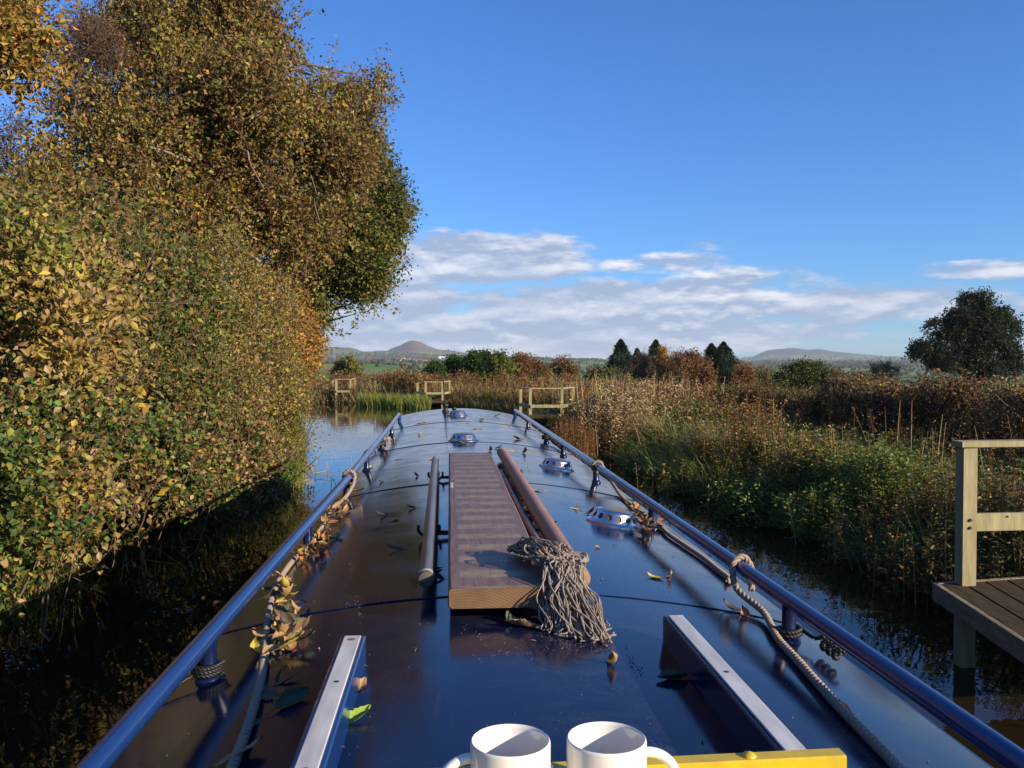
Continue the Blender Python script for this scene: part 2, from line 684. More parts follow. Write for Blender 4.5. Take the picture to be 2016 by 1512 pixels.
# ================================================================ SETTING: ground, water, valley, hills
LBY = [-60, 0, 5, 9, 13, 15, 20, 26, 33, 40, 45, 50, 66, 90]
LBX = [-3.6, -3.7, -3.9, -3.8, -3.4, -3.0, -3.6, -4.6, -6.2, -9.6, -15, -26, -62, -160]
RBY = [-60, 3, 6, 9, 12.7, 17, 22, 28, 33, 38, 43, 46, 48.5, 52, 58, 75, 90]
RBX = [4.3, 4.3, 4.5, 4.7, 4.5, 4.1, 3.9, 3.9, 3.6, 2.4, .4, -3.0, -8, -16, -28, -62, -120]


def xl(y):
    return np.interp(y, LBY, LBX)


def xr(y):
    return np.interp(y, RBY, RBX)


def sstep(t):
    t = np.clip(t, 0, 1)
    return t * t * (3 - 2 * t)


def ground_z(x, y):
    x, y = np.asarray(x, float), np.asarray(y, float)
    dr, dl = x - xr(y), xl(y) - x
    d = np.maximum(dr, dl)
    near = -1.0 + 1.45 * sstep((d + .7) / 1.5) + .05 * np.sin(x * 1.7) * np.sin(y * 1.3)
    r = np.hypot(x, y)
    drop = np.interp(np.maximum(np.maximum(dr - 9, (dl - 25)), 0) * (y > -40), [0, 30, 100, 300, 700, 1500, 2600, 4000, 9000],
                     [0, -1.6, -5.5, -12, -19, -23, -21, -12, 0])
    und = 2.2 * np.sin(x / 310 + 1) * np.sin(y / 420) * np.clip((r - 400) / 1500, 0, 1)
    return near + np.where(d > 6, drop, 0) + und


def warp(n, lim, fine, pw):
    t = np.linspace(-1, 1, n)
    k = math.asinh(lim / fine)
    return fine * np.sinh(t * k * 1.0)


def grid_faces(nx, ny):
    i, j = np.meshgrid(np.arange(nx - 1), np.arange(ny - 1), indexing='ij')
    a = (i * ny + j).ravel()
    return np.stack([a, a + ny, a + ny + 1, a + 1], 1)


gx = warp(330, 1400, 14, 1)
gy = warp(330, 1400, 16, 1) + 12
GX, GY = np.meshgrid(gx, gy, indexing='ij')
GZ = ground_z(GX, GY)
far_ = np.maximum(np.abs(GX), np.abs(GY - 12)) > 1300
GZ[far_] -= 6
gf = grid_faces(330, 330)
groundM = principled('earth_and_short_grass', (.045, .06, .018), .95, noise=(.9, (.10, .075, .035), .4, 6), bump=(5, .7, .06))
ground = mesh_obj('ground', np.stack([GX, GY, GZ], -1).reshape(-1, 3), np.full(len(gf), 4), gf.ravel(), groundM, smooth=True)
tag(ground, kind='structure')

# water of the canal, a strip that follows both banks
wy = np.concatenate([np.linspace(-60, 60, 121), np.linspace(61, 90, 30)])
WV, WF = [], []
for k_, y_ in enumerate(wy):
    a_, b_ = float(xl(y_)) - .9, float(xr(y_)) + .9
    for t_ in np.linspace(0, 1, 7):
        WV.append((a_ + (b_ - a_) * t_, y_, 0))
for k_ in range(len(wy) - 1):
    for j_ in range(6):
        WF.append((k_ * 7 + j_, k_ * 7 + j_ + 1, k_ * 7 + j_ + 8, k_ * 7 + j_ + 7))
waterM = bpy.data.materials.new('canal_water')
waterM.use_nodes = True
nt = waterM.node_tree
b_ = nt.nodes['Principled BSDF']
b_.inputs['Base Color'].default_value = (.022, .016, .007, 1)
b_.inputs['Roughness'].default_value = .015
b_.inputs['IOR'].default_value = 1.333
tc_ = nt.nodes.new('ShaderNodeTexCoord')
mp_ = nt.nodes.new('ShaderNodeMapping')
mp_.inputs['Scale'].default_value = (1, .55, 1)
n1_ = nt.nodes.new('ShaderNodeTexNoise')
n1_.inputs['Scale'].default_value = 3.2
n1_.inputs['Detail'].default_value = 3
bp_ = nt.nodes.new('ShaderNodeBump')
bp_.inputs['Strength'].default_value = .10
bp_.inputs['Distance'].default_value = .05
nt.links.new(tc_.outputs['Object'], mp_.inputs[0])
nt.links.new(mp_.outputs[0], n1_.inputs['Vector'])
nt.links.new(n1_.outputs[0], bp_.inputs['Height'])
nt.links.new(bp_.outputs[0], b_.inputs['Normal'])
water = mesh_obj('water', WV, [4] * len(WF), [i for f in WF for i in f], waterM)
tag(water, kind='structure')

# valley: polar sheet from 1.2 to 9 km with hills raised on it


def prof(pts):
    px = np.array([p[0] for p in pts], float)
    return np.arctan((px - 1008) / F) + R(YAW), np.array([(714 - p[1]) / F for p in pts])


RIDGES = [
    # radius, thickness, silhouette in photo pixels
    (5600, 420, [(-600, 706), (0, 704), (620, 704), (700, 700), (745, 697), (765, 691), (785, 683), (797, 678), (808, 672.5), (817, 671.5), (828, 675),
                 (843, 682), (858, 688), (875, 690), (900, 694), (940, 699), (1000, 705), (1100, 709), (1250, 712), (2300, 714)]),
    (4300, 330, [(-600, 700), (300, 697), (560, 694), (610, 690), (640, 686.5), (665, 685.5), (690, 688), (715, 692), (740, 691), (765, 693),
                 (800, 697), (840, 700), (900, 703), (960, 706), (1050, 709), (1200, 711), (1500, 712), (2300, 713)]),
    (3200, 620, [(-600, 712), (500, 709), (640, 708), (700, 711), (800, 708), (900, 706), (1000, 705), (1080, 707), (1200, 712), (1400, 717), (1500, 716), (1700, 717), (2300, 714)]),
    (7800, 520, [(1100, 714), (1380, 714), (1450, 708), (1480, 703), (1497, 696), (1512, 692), (1535, 689), (1560, 688), (1590, 690), (1615, 690),
                 (1640, 694), (1670, 698), (1720, 701), (1790, 704), (1860, 707), (1950, 709), (2300, 711)]),
]


def far_z(x, y):
    g = ground_z(x, y)
    az, r = np.arctan2(x, y), np.hypot(x, y)
    for (rad, th, pts) in RIDGES:
        a, s = prof(pts)
        h = EYE + np.interp(az, a, s, left=-.02, right=-.02) * rad
        h = h + 2.0 * np.sin(az * 90) + 1.2 * np.sin(az * 233 + 1)
        w = np.where(r < rad, np.exp(-((r - rad) / (th * 1.9)) ** 2), np.exp(-((r - rad) / (th * 3)) ** 2))
        g = np.maximum(g, g + (h - g) * w)
    hi_ = np.clip((g - 30) / 40, 0, 1)
    g = g + hi_ * (5 * np.abs(np.sin(x / 71 + 2 * np.sin(y / 160))) + 4 * np.abs(np.sin(y / 63 + x / 210 + 1)) + 2 * np.sin(x / 23 + y / 37) - 4)
    return g


va = np.radians(np.linspace(-42, 48, 620))
vr = np.concatenate([np.linspace(1290, 3000, 90), np.linspace(3030, 9400, 210)])
VA, VR = np.meshgrid(va, vr, indexing='ij')
VX, VY = VR * np.sin(VA), VR * np.cos(VA)
VZ = far_z(VX, VY)
vf = grid_faces(620, 300)
valM = bpy.data.materials.new('fields_and_moor')
ground.data.materials.append(valM)
_fc = np.stack([GX, GY], -1).reshape(-1, 2)[gf].mean(1)
ground.data.polygons.foreach_set('material_index', (np.hypot(_fc[:, 0], _fc[:, 1]) > 85).astype(np.int32))
valM.use_nodes = True
nt = valM.node_tree
b_ = nt.nodes['Principled BSDF']
b_.inputs['Roughness'].default_value = .95
b_.inputs['Specular IOR Level'].default_value = .1
geo = nt.nodes.new('ShaderNodeNewGeometry')
mp_ = nt.nodes.new('ShaderNodeMapping')
mp_.inputs['Scale'].default_value = (1 / 170, 1 / 230, 0)
mp_.inputs['Rotation'].default_value = (0, 0, .4)
vo = nt.nodes.new('ShaderNodeTexVoronoi')
vo.inputs['Scale'].default_value = 1
vo.inputs['Randomness'].default_value = .8
cr = nt.nodes.new('ShaderNodeValToRGB')
cr.color_ramp.interpolation = 'CONSTANT'
els = cr.color_ramp.elements
els[0].color = (.10, .22, .035, 1)
els[1].position = .25
els[1].color = (.07, .18, .03, 1)
for p_, c_ in ((.42, (.19, .26, .06, 1)), (.55, (.08, .17, .03, 1)), (.68, (.26, .22, .10, 1)), (.78, (.11, .22, .04, 1)), (.9, (.20, .19, .08, 1))):
    e_ = els.new(p_)
    e_.color = c_
sepc = nt.nodes.new('ShaderNodeSeparateColor')
nt.links.new(geo.outputs['Position'], mp_.inputs[0])
nt.links.new(mp_.outputs[0], vo.inputs['Vector'])
nt.links.new(vo.outputs['Color'], sepc.inputs[0])
nt.links.new(sepc.outputs[0], cr.inputs[0])
# moor and heather on the high ground
sepz = nt.nodes.new('ShaderNodeSeparateXYZ')
nt.links.new(geo.outputs['Position'], sepz.inputs[0])
mrz = nt.nodes.new('ShaderNodeMapRange')
mrz.inputs[1].default_value = 48
mrz.inputs[2].default_value = 66
nt.links.new(sepz.outputs[2], mrz.inputs[0])
nz = nt.nodes.new('ShaderNodeTexNoise')
nz.inputs['Scale'].default_value = .006
nz.inputs['Detail'].default_value = 5
nt.links.new(geo.outputs['Position'], nz.inputs['Vector'])
mz = nt.nodes.new('ShaderNodeMix')
mz.data_type = 'RGBA'
mz.inputs['A'].default_value = (.17, .075, .045, 1)
mz.inputs['B'].default_value = (.10, .09, .045, 1)
rz = nt.nodes.new('ShaderNodeMapRange')
rz.inputs[1].default_value = .42
rz.inputs[2].default_value = .56
nt.links.new(nz.outputs[0], rz.inputs[0])
nt.links.new(rz.outputs[0], mz.inputs['Factor'])
m2_ = nt.nodes.new('ShaderNodeMix')
m2_.data_type = 'RGBA'
nt.links.new(mrz.outputs[0], m2_.inputs['Factor'])
nt.links.new(cr.outputs[0], m2_.inputs['A'])
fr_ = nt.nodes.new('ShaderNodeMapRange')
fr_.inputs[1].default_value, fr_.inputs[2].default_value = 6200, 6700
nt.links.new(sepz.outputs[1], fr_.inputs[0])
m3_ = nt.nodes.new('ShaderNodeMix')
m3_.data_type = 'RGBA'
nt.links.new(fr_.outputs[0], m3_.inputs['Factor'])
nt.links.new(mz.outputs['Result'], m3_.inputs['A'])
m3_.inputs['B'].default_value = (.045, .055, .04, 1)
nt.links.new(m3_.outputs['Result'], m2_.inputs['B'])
nt.links.new(m2_.outputs['Result'], b_.inputs['Base Color'])
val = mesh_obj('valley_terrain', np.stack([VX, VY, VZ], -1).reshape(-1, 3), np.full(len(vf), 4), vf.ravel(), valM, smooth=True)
tag(val, kind='structure')

# hedgerow trees and woods of the valley: one mass nobody could count
rng = np.random.default_rng(5)


def blob_template():
    import bmesh
    bm = bmesh.new()
    bmesh.ops.create_icosphere(bm, subdivisions=1, radius=1)
    v = np.array([q.co[:] for q in bm.verts])
    f = np.array([[q.index for q in t.verts] for t in bm.faces])
    bm.free()
    return v, f


bv, bf = blob_template()


def blob_mass(pts, rad, pal):
    n = len(pts)
    V = bv[None] * rng.uniform(.65, 1.3, (n, len(bv), 1)) * rad[:, None, None] * np.array([1, 1, 1.0])
    V = V + pts[:, None, :] + np.array([0, 0, .55]) * rad[:, None, None]
    C = np.repeat(pick(rng, pal, n)[:, None, :], len(bv), 1)
    I = (np.arange(n)[:, None, None] * len(bv) + bf[None]).ravel()
    return V.reshape(-1, 3), C.reshape(-1, 3), np.full(n * len(bf), 3), I


def valley_points(n, r0, r1, dens):
    az = np.radians(rng.uniform(-24, 36, n * 4))
    r = np.sqrt(rng.uniform(r0 ** 2, r1 ** 2, n * 4))
    x, y = r * np.sin(az), r * np.cos(az)
    k = dens(x, y, r) > rng.random(len(x))
    x, y = x[k][:n], y[k][:n]
    return np.stack([x, y, far_z(x, y)], 1)


def wood_density(x, y, r):
    # long hedgerows along a loose grid, plus dense woods in patches
    u = (x * .93 + y * .25) / 190 + .25 * np.sin(y / 300)
    v = (y * .93 - x * .25) / 260 + .3 * np.sin(x / 260)
    line = np.minimum(np.abs(u - np.round(u)), np.abs(v - np.round(v))) < .035
    wood = (np.sin(x / 330 + 1.3 * np.sin(y / 510)) * np.sin(y / 380 + 2) > .68)
    z = far_z(x, y)
    ridge = (r > 3500) & (z > 8) & (z < 42) & (np.sin(x / 210) * np.sin(y / 170 + 1) > -.35)
    return np.where(ridge, .9, np.where(wood, .8, np.where(line, .8, .006))) * (z < 44)


wood_pal = [((.045, .06, .03), 3), ((.09, .06, .035), 3), ((.07, .075, .03), 2), ((.035, .05, .03), 2), ((.12, .07, .035), 1)]
wb = Bag()
p1 = valley_points(5200, 1300, 3200, wood_density)
rng0 = np.random.default_rng(9)
p0 = valley_points(1100, 170, 1300, lambda x, y, r: wood_density(x, y, r) * (y > 150) * (x > xr(y)))
wb.add(*blob_mass(p0, np.interp(np.hypot(p0[:, 0], p0[:, 1]), [170, 1300], [.9, 2.6]) * rng0.uniform(.7, 1.3, len(p0)), wood_pal))
wb.add(*blob_mass(p1, rng.uniform(2.2, 5.2, len(p1)), wood_pal))
p2 = valley_points(8000, 3200, 5300, wood_density)
wb.add(*blob_mass(p2, rng.uniform(4, 8, len(p2)), wood_pal))
p3 = valley_points(2500, 5300, 8600, wood_density)
wb.add(*blob_mass(p3, rng.uniform(6, 11, len(p3)), wood_pal))
farwood = wb.build('far_woodland', leaf_mat('far_foliage', 0, .9, .05))
tag(farwood, kind='stuff')

# haze: even air from the canal to behind the last hill
hz = MB().box(-9800, 9800, -1500, 9900, -60, 190)
hazeM = bpy.data.materials.new('haze_air')
hazeM.use_nodes = True
nt = hazeM.node_tree
nt.nodes.clear()
vo_ = nt.nodes.new('ShaderNodeVolumePrincipled')
vo_.inputs['Color'].default_value = (.80, .90, 1.0, 1)
vo_.inputs['Density'].default_value = .00008
vo_.inputs['Anisotropy'].default_value = 0
ou_ = nt.nodes.new('ShaderNodeOutputMaterial')
nt.links.new(vo_.outputs[0], ou_.inputs['Volume'])
haze = hz.build('haze', hazeM)
tag(haze, kind='stuff')

# ================================================================ THE NARROWBOAT
RC, RHW, RZ = .16, .86, 1.50


def rcx(y):
    return RC - .035 * float(sstep((y - 5) / 7))


def roofz(x, y):
    u = (x - rcx(y)) / RHW
    return RZ - .115 * u * u


def roof_at(px, py, up=0.0):
    z = RZ
    for _ in range(6):
        p = at_z(px, py, z + up)
        z = roofz(p.x, p.y)
    return Vector((p.x, p.y, z + up))


def paint(name, col, rough, dust, coat=.4):
    """Gloss boat paint with dust, specks and dried water marks."""
    mt = bpy.data.materials.new(name)
    mt.use_nodes = True
    nt = mt.node_tree
    b = nt.nodes['Principled BSDF']
    b.inputs['Coat Weight'].default_value = coat
    b.inputs['Specular IOR Level'].default_value = .42
    b.inputs['Coat Roughness'].default_value = .03
    tc = nt.nodes.new('ShaderNodeTexCoord')

    def tex(scale, detail, st=(1, 1, 1), rough_=.55):
        mp = nt.nodes.new('ShaderNodeMapping')
        mp.inputs['Scale'].default_value = st
        nt.links.new(tc.outputs['Object'], mp.inputs[0])
        t = nt.nodes.new('ShaderNodeTexNoise')
        t.inputs['Scale'].default_value = scale
        t.inputs['Detail'].default_value = detail
        t.inputs['Roughness'].default_value = rough_
        nt.links.new(mp.outputs[0], t.inputs['Vector'])
        return t.outputs[0]

    def rampf(v, a, c, hi=1.0):
        r = nt.nodes.new('ShaderNodeMapRange')
        nt.links.new(v, r.inputs[0])
        r.inputs[1].default_value = a
        r.inputs[2].default_value = c
        r.inputs[4].default_value = hi
        return r.outputs[0]

    def mul(a, c):
        m_ = nt.nodes.new('ShaderNodeMath')
        m_.operation = 'MULTIPLY'
        nt.links.new(a, m_.inputs[0])
        nt.links.new(c, m_.inputs[1])
        return m_.outputs[0]

    patch = rampf(tex(2.2, 5), .45, .68)
    fine = rampf(tex(230, 2), .60, .74)
    film = rampf(tex(9, 7, (1, 2.2, 1), .7), .40, .75, .10 * dust)
    speck = mul(patch, fine)
    sp2 = nt.nodes.new('ShaderNodeMath')
    sp2.operation = 'MULTIPLY'
    nt.links.new(speck, sp2.inputs[0])
    sp2.inputs[1].default_value = .30 * dust
    mx_ = nt.nodes.new('ShaderNodeMath')
    mx_.operation = 'ADD'
    mx_.use_clamp = True
    nt.links.new(sp2.outputs[0], mx_.inputs[0])
    nt.links.new(mul(film, patch), mx_.inputs[1])
    mx = nt.nodes.new('ShaderNodeMix')
    mx.data_type = 'RGBA'
    mx.inputs['A'].default_value = (*col, 1)
    mx.inputs['B'].default_value = (.30, .27, .24, 1)
    nt.links.new(mx_.outputs[0], mx.inputs['Factor'])
    nt.links.new(mx.outputs['Result'], b.inputs['Base Color'])
    scr = mul(rampf(tex(26, 4, (1, .05, 1)), .64, .72, .20 * dust), rampf(tex(5, 3), .45, .6))
    scr2 = mul(rampf(tex(22, 4, (.06, 1, 1)), .66, .74, .16 * dust), rampf(tex(6, 3), .5, .62))
    sa = nt.nodes.new('ShaderNodeMath')
    sa.operation = 'ADD'
    nt.links.new(scr, sa.inputs[0])
    nt.links.new(scr2, sa.inputs[1])
    mx5 = nt.nodes.new('ShaderNodeMix')
    mx5.data_type = 'RGBA'
    nt.links.new(sa.outputs[0], mx5.inputs['Factor'])
    nt.links.new(mx.outputs['Result'], mx5.inputs['A'])
    mx5.inputs['B'].default_value = (.26, .24, .25, 1)
    nt.links.new(mx5.outputs['Result'], b.inputs['Base Color'])
    rr = nt.nodes.new('ShaderNodeMapRange')
    nt.links.new(tex(4, 6, (1, 1, 1), .65), rr.inputs[0])
    rr.inputs[1].default_value = .35
    rr.inputs[2].default_value = .75
    rr.inputs[3].default_value = rough
    rr.inputs[4].default_value = rough + .13 * dust
    nt.links.new(rr.outputs[0], b.inputs['Roughness'])
    bp = nt.nodes.new('ShaderNodeBump')
    bp.inputs['Strength'].default_value = .25
    bp.inputs['Distance'].default_value = .012
    nt.links.new(tex(2.3, 2, (1, .6, 1)), bp.inputs['Height'])
    bp2 = nt.nodes.new('ShaderNodeBump')
    bp2.inputs['Strength'].default_value = .12
    bp2.inputs['Distance'].default_value = .0012
    nt.links.new(tex(160, 2), bp2.inputs['Height'])
    nt.links.new(bp.outputs[0], bp2.inputs['Normal'])
    nt.links.new(bp2.outputs[0], b.inputs['Normal'])
    nt.links.new(bp.outputs[0], b.inputs['Coat Normal'])
    MATS[name] = mt
    return mt


roofM = paint('blue_roof_paint', (.003, .0065, .032), .06, 1.25, 0)
blueM = paint('blue_gloss_paint', (.008, .034, .145), .16, .25, .2)
darkblueM = paint('dark_blue_paint', (.004, .010, .05), .22, .5, .1)
yellowM = principled('yellow_paint', (.78, .56, .01), .4, noise=(34, (.46, .31, .03), .22, 8), bump=(60, .25, .002))
blackM = principled('black_hull_paint', (.012, .012, .013), .45, noise=(5, (.05, .045, .04), .4, 4))
stripM = principled('worn_white_strip', (.74, .73, .70), .42, noise=(7, (.36, .35, .34), .42, 6, (5, .8, 5)), bump=(50, .1, .001))
steelM = principled('polished_steel', (.80, .78, .74), .26, metal=1, noise=(9, (.55, .55, .56), .4, 3), bump=(14, .12, .003))
brassM = principled('dull_brass', (.42, .27, .09), .42, metal=.55, noise=(22, (.26, .17, .07), .4, 4))
holeM = principled('vent_interior', (.16, .09, .035), .7)
ironM = principled('black_iron', (.012, .012, .014), .4, noise=(20, (.035, .03, .03), .4, 4))

boat = thing('narrowboat', 'long dark blue narrowboat seen along its leaf-strewn roof, floating on the canal', 'boat', (RC, 6.5, 0))

# roof sheet with turned-down edges
nx_, ny_ = 41, 90
ry = np.linspace(.62, 12.6, ny_)
V_, Fc_ = [], []
for i in range(nx_):
    u = -1 + 2 * i / (nx_ - 1)
    for y_ in ry:
        x_ = rcx(y_) + u * RHW
        V_.append((x_, y_, roofz(x_, y_) + .0012 * math.sin(y_ * 2.6 + u * 3) * math.cos(u * 2.1)))
top_f = grid_faces(nx_, ny_)[:, ::-1]
o_ = mesh_obj('roof', V_, np.full(len(top_f), 4), top_f[:, ::-1].ravel() if False else np.array(top_f)[:, ::-1].ravel(), roofM, boat, smooth=True)
roof_o = o_
# weld seams across the roof
for ys in (2.47, 4.82, 7.25, 9.75):
    pts = []
    for i in range(33):
        u = -1 + 2 * i / 32
        x_ = rcx(ys) + u * RHW
        pts.append((x_, ys + .004 * math.sin(u * 9), roofz(x_, ys) + .0012))
    MB().tube(pts, .0021, 6).build('weld_seam', roofM, boat, smooth=True)
# edge trim
em = MB()
for s_ in (-1, 1):
    pts = [(rcx(y_) + s_ * (RHW + .004), y_, roofz(rcx(y_) + RHW, y_) - .012) for y_ in np.linspace(.62, 12.6, 40)]
    em.tube(pts, .010, 8)
pts = [(rcx(12.6) + u * RHW, 12.604, roofz(rcx(12.6) + u * RHW, 12.6) - .014) for u in np.linspace(-1, 1, 25)]
em.tube(pts, .014, 8)
em.build('roof_edge', blueM, boat, smooth=True)

# cabin sides with tumblehome, bulkheads
cm = MB()
GZ_ = .66
V0 = []
for s_ in (-1, 1):
    ys = np.linspace(.62, 12.6, 40)
    a = [(rcx(y_) + s_ * RHW, y_, RZ - .13) for y_ in ys]
    b = [(RC + s_ * .985, y_, GZ_) for y_ in ys]
    vs = a + b
    cm.add(vs, [(i, i + 1, 41 + i, 40 + i) for i in range(39)])
for (yb) in (.63, 12.59):
    c_ = rcx(yb)
    top = [(c_ + u * (RHW - .002), yb, roofz(c_ + u * RHW, yb) - .016) for u in np.linspace(-1, 1, 13)]
    vs = top + [(RC + .98, yb, GZ_), (RC - .98, yb, GZ_)]
    cm.add(vs, [tuple(range(len(vs)))])
cm.build('cabin_side', darkblueM, boat)
# portholes along the sides
for s_ in (-1, 1):
    for yb in (2.4, 4.6, 6.8, 9.0, 11.2):
        rm, gm = MB(), MB()
        c0 = Vector((RC + s_ * .93, yb, 1.06))
        nrm_ = Vector((s_, 0, .17)).normalized()
        uu = Vector((0, 1, 0))
        vv = nrm_.cross(uu)
        ring = [c0 + (uu * math.cos(t) + vv * math.sin(t)) * .17 + nrm_ * .012 for t in np.linspace(0, 2 * math.pi, 25)]
        rm.tube(ring, .016, 8, cap=False)
        gm.add([c0 + nrm_ * .008 + (uu * math.cos(t) + vv * math.sin(t)) * .165 for t in np.linspace(0, 2 * math.pi, 25)[:-1]], [tuple(range(24))])
        w_ = rm.build('porthole', brassM, boat, smooth=True)
        gm.build('pane', principled('dark_glass', (.01, .012, .014), .03) if 'dark_glass' not in MATS else MATS['dark_glass'], w_)
# hull
hm = MB()
st = [(-3.2, .15), (-3.0, .55), (-2.6, .85), (-2.0, 1.0), (-1.2, 1.04), (4, 1.04), (12.8, 1.04), (13.6, .96), (14.4, .72), (15.0, .42), (15.5, .06)]
rows = []
for (y_, w_) in st:
    rise = .35 * max(0, (y_ - 12.8) / 2.7) ** 1.5 + .1 * max(0, (-1.2 - y_) / 2)
    rows.append([(RC - w_ * .9, y_, -.45), (RC - w_, y_, -.1), (RC - w_, y_, .62 + rise), (RC - w_ + .0, y_, .66 + rise),
                 (RC + w_, y_, .66 + rise), (RC + w_, y_, .62 + rise), (RC + w_, y_, -.1), (RC + w_ * .9, y_, -.45)])
vs = [p for r_ in rows for p in r_]
hm.add(vs, [(i * 8 + j, i * 8 + (j + 1) % 8, i * 8 + 8 + (j + 1) % 8, i * 8 + 8 + j) for i in range(len(st) - 1) for j in range(8)] +
       [tuple(range(7, -1, -1)), tuple(range((len(st) - 1) * 8, len(st) * 8))])
smooth_by_angle(hm.build('hull', blackM, boat), 30)
rb = MB()
for s_ in (-1, 1):
    rb.tube([(RC + s_ * (w_ + .012), y_, .56 + .35 * max(0, (y_ - 12.8) / 2.7) ** 1.5) for (y_, w_) in st[2:]], .022, 6)
rb.build('rubbing_strake', blackM, boat, smooth=True)

# handrails with stanchions
LR = [(.6, -.555), (5, -.555), (8, -.575), (10.9, -.612)]
RR = [(.6, .895), (5, .895), (8, .888), (11.7, .868)]
RAILZ = EYE - .63


def railx(tab, y):
    return float(np.interp(y, [t[0] for t in tab], [t[1] for t in tab]))


def handrail(tab, y1, bases, label):
    pts = [(railx(tab, y_), y_, RAILZ) for y_ in np.linspace(.62, y1 - .03, 60)]
    x1 = railx(tab, y1)
    pts += [(x1, y1 - .008, RAILZ - .004), (x1, y1 + .006, RAILZ - .016), (x1, y1 + .008, RAILZ - .04), (x1, y1 + .008, roofz(x1, y1) - .01)]
    h = smooth_by_angle(MB().tube(pts, .021, 20).build('handrail', blueM, boat), 60)
    h['label'] = label
    for yb in bases:
        x_ = railx(tab, yb)
        z0 = roofz(x_, yb)
        MB().lathe([(.0, z0 - .01), (.031, z0 - .01), (.031, z0 + .004), (.024, z0 + .009), (.019, z0 + .02), (.018, RAILZ - .012)],
                   (x_, yb, 0), 18).build('stanchion', darkblueM, h, smooth=True)
    return h


handrail(LR, 10.9, (2.07, 3.5, 4.82, 6.05, 7.5, 9.05), 'blue handrail on the left edge of the roof')
handrail(RR, 11.7, (2.27, 3.85, 5.36, 6.9, 8.1, 9.9), 'blue handrail on the right edge of the roof')

# hatch runners
for (x0, y1) in ((-.233, 1.965), (.515, 2.07)):
    z0 = roofz(x0, 1.5) - .012
    r_ = MB().box(x0 - .007, x0 + .047, .62, y1, z0, 1.546, .003).build('hatch_runner', blueM if x0 < 0 else darkblueM, boat)
    tilt_ = MB().box(x0 + .002, x0 + .038, .62, y1 - .012, 1.546, 1.5505, .0015)
    w_ = tilt_.build('wear_strip', stripM, r_)
    for q in np.arange(.95, y1 - .1, .36):
        MB().lathe([(0, 1.5512), (.0045, 1.5512), (.0055, 1.5508)], (x0 + .02, q, 0), 12).build('screw', ironM, r_)
# bolt hole at the far end of the left strip
MB().lathe([(0, 1.5511), (.007, 1.5511), (.009, 1.5507)], (-.213, 1.925, 0), 16).build('bolt_hole', brassM, boat)

# yellow sliding hatch lid
hatch_rot = .010
hl = MB()
LZ = EYE - .476


_h0, _h1 = at_z(1650, 1471, LZ + .034), at_z(835, 1511, LZ + .034)


def hy(x):
    return _h0.y + (x - _h0.x) * (_h1.y - _h0.y) / (_h1.x - _h0.x)


vs, fs = [], []
prof_ = [(-.42, LZ - .002), (-.026, LZ - .002), (-.023, LZ), (-.0225, LZ + .032), (-.0205, LZ + .034), (-.002, LZ + .034), (0, LZ + .032), (0, LZ - .10)]
xs_ = [-.142, _h0.x]
for x_ in xs_:
    for (dy, z_) in prof_:
        vs.append((x_, hy(x_) + dy, z_))
n_ = len(prof_)
fs = [(j, j + 1, n_ + j + 1, n_ + j) for j in range(n_ - 1)]
hl.add(vs, fs)
for x_ in xs_:
    s_ = 1 if x_ > 0 else -1
    hl.box(min(x_, x_ + s_ * .003), max(x_, x_ + s_ * .003), hy(x_) - .42, hy(x_) - .001, 1.552, LZ - .004)
    hl.add([(x_, hy(x_) - .0, LZ + .032), (x_, hy(x_) - .0225, LZ + .032), (x_, hy(x_) - .0225, LZ - .006), (x_, hy(x_), LZ - .006)], [(0, 1, 2, 3)])
hatch = hl.build('sliding_hatch', yellowM, boat)
for x_ in (.105, .335):
    MB().lathe([(0, LZ + .0385), (.0055, LZ + .0375), (.0085, LZ + .0345), (.0085, LZ + .033)], (x_, hy(x_) - .011, 0), 12).build(
        'rivet', steelM if x_ < .2 else yellowM, hatch, smooth=True)


# roof vents with a ring of holes
def vent(px, py, r, label):
    c = roof_at(px, py)
    m_ = MB()
    # flange
    prof1 = [(r * 1.12, -.012), (r * 1.12, .004), (r * 1.02, .009), (r * .97, .012)]
    m_.lathe(prof1, (0, 0, 0), 48)
    # pierced cone: 14 panels, each a quad round an octagonal hole
    P, K = 14, 8
    ra, za, rb2, zb = r * .97, .012, r * .80, .050
    for k in range(P):
        t0, t1 = 2 * math.pi * k / P, 2 * math.pi * (k + 1) / P
        def pt(u, v):
            t = t0 + (t1 - t0) * u
            q = ra + (rb2 - ra) * v
            return (q * math.cos(t), q * math.sin(t), za + (zb - za) * v)
        outer, inner = [], []
        for j in range(16):
            a = 2 * math.pi * j / 16
            cx_, sx_ = math.cos(a), math.sin(a)
            k2 = .5 / max(abs(cx_), abs(sx_))
            outer.append(pt(.5 + cx_ * k2, .5 + sx_ * k2))
            inner.append(pt(.5 + cx_ * .29, .52 + sx_ * .31))
        m_.add(outer + inner, [(j, (j + 1) % 16, 16 + (j + 1) % 16, 16 + j) for j in range(16)])
    prof2 = [(rb2, zb), (r * .775, .0545), (r * .72, .0575), (r * .58, .0605)]
    m_.lathe(prof2, (0, 0, 0), 48)
    tilt = math.atan(2 * .115 * (c.x - rcx(c.y)) / RHW / RHW)
    o = smooth_by_angle(m_.build('roof_vent', steelM, boat, keep=True), 40)
    o.location = c - boat.location
    o.rotation_euler = (0, tilt, 0)
    o['label'] = label
    a = MB().lathe([(0, .0615), (r * .3, .0628), (r * .56, .0612), (r * .585, .0600)], (0, 0, 0), 40).build('brass_cap', brassM, None, keep=True, smooth=True)
    a.parent = o
    i_ = MB().lathe([(r * .935, .002), (r * .84, .030), (r * .765, .052)], (0, 0, 0), 32).build('inner_sleeve', holeM, None, keep=True, smooth=True)
    i_.parent = o
    return o


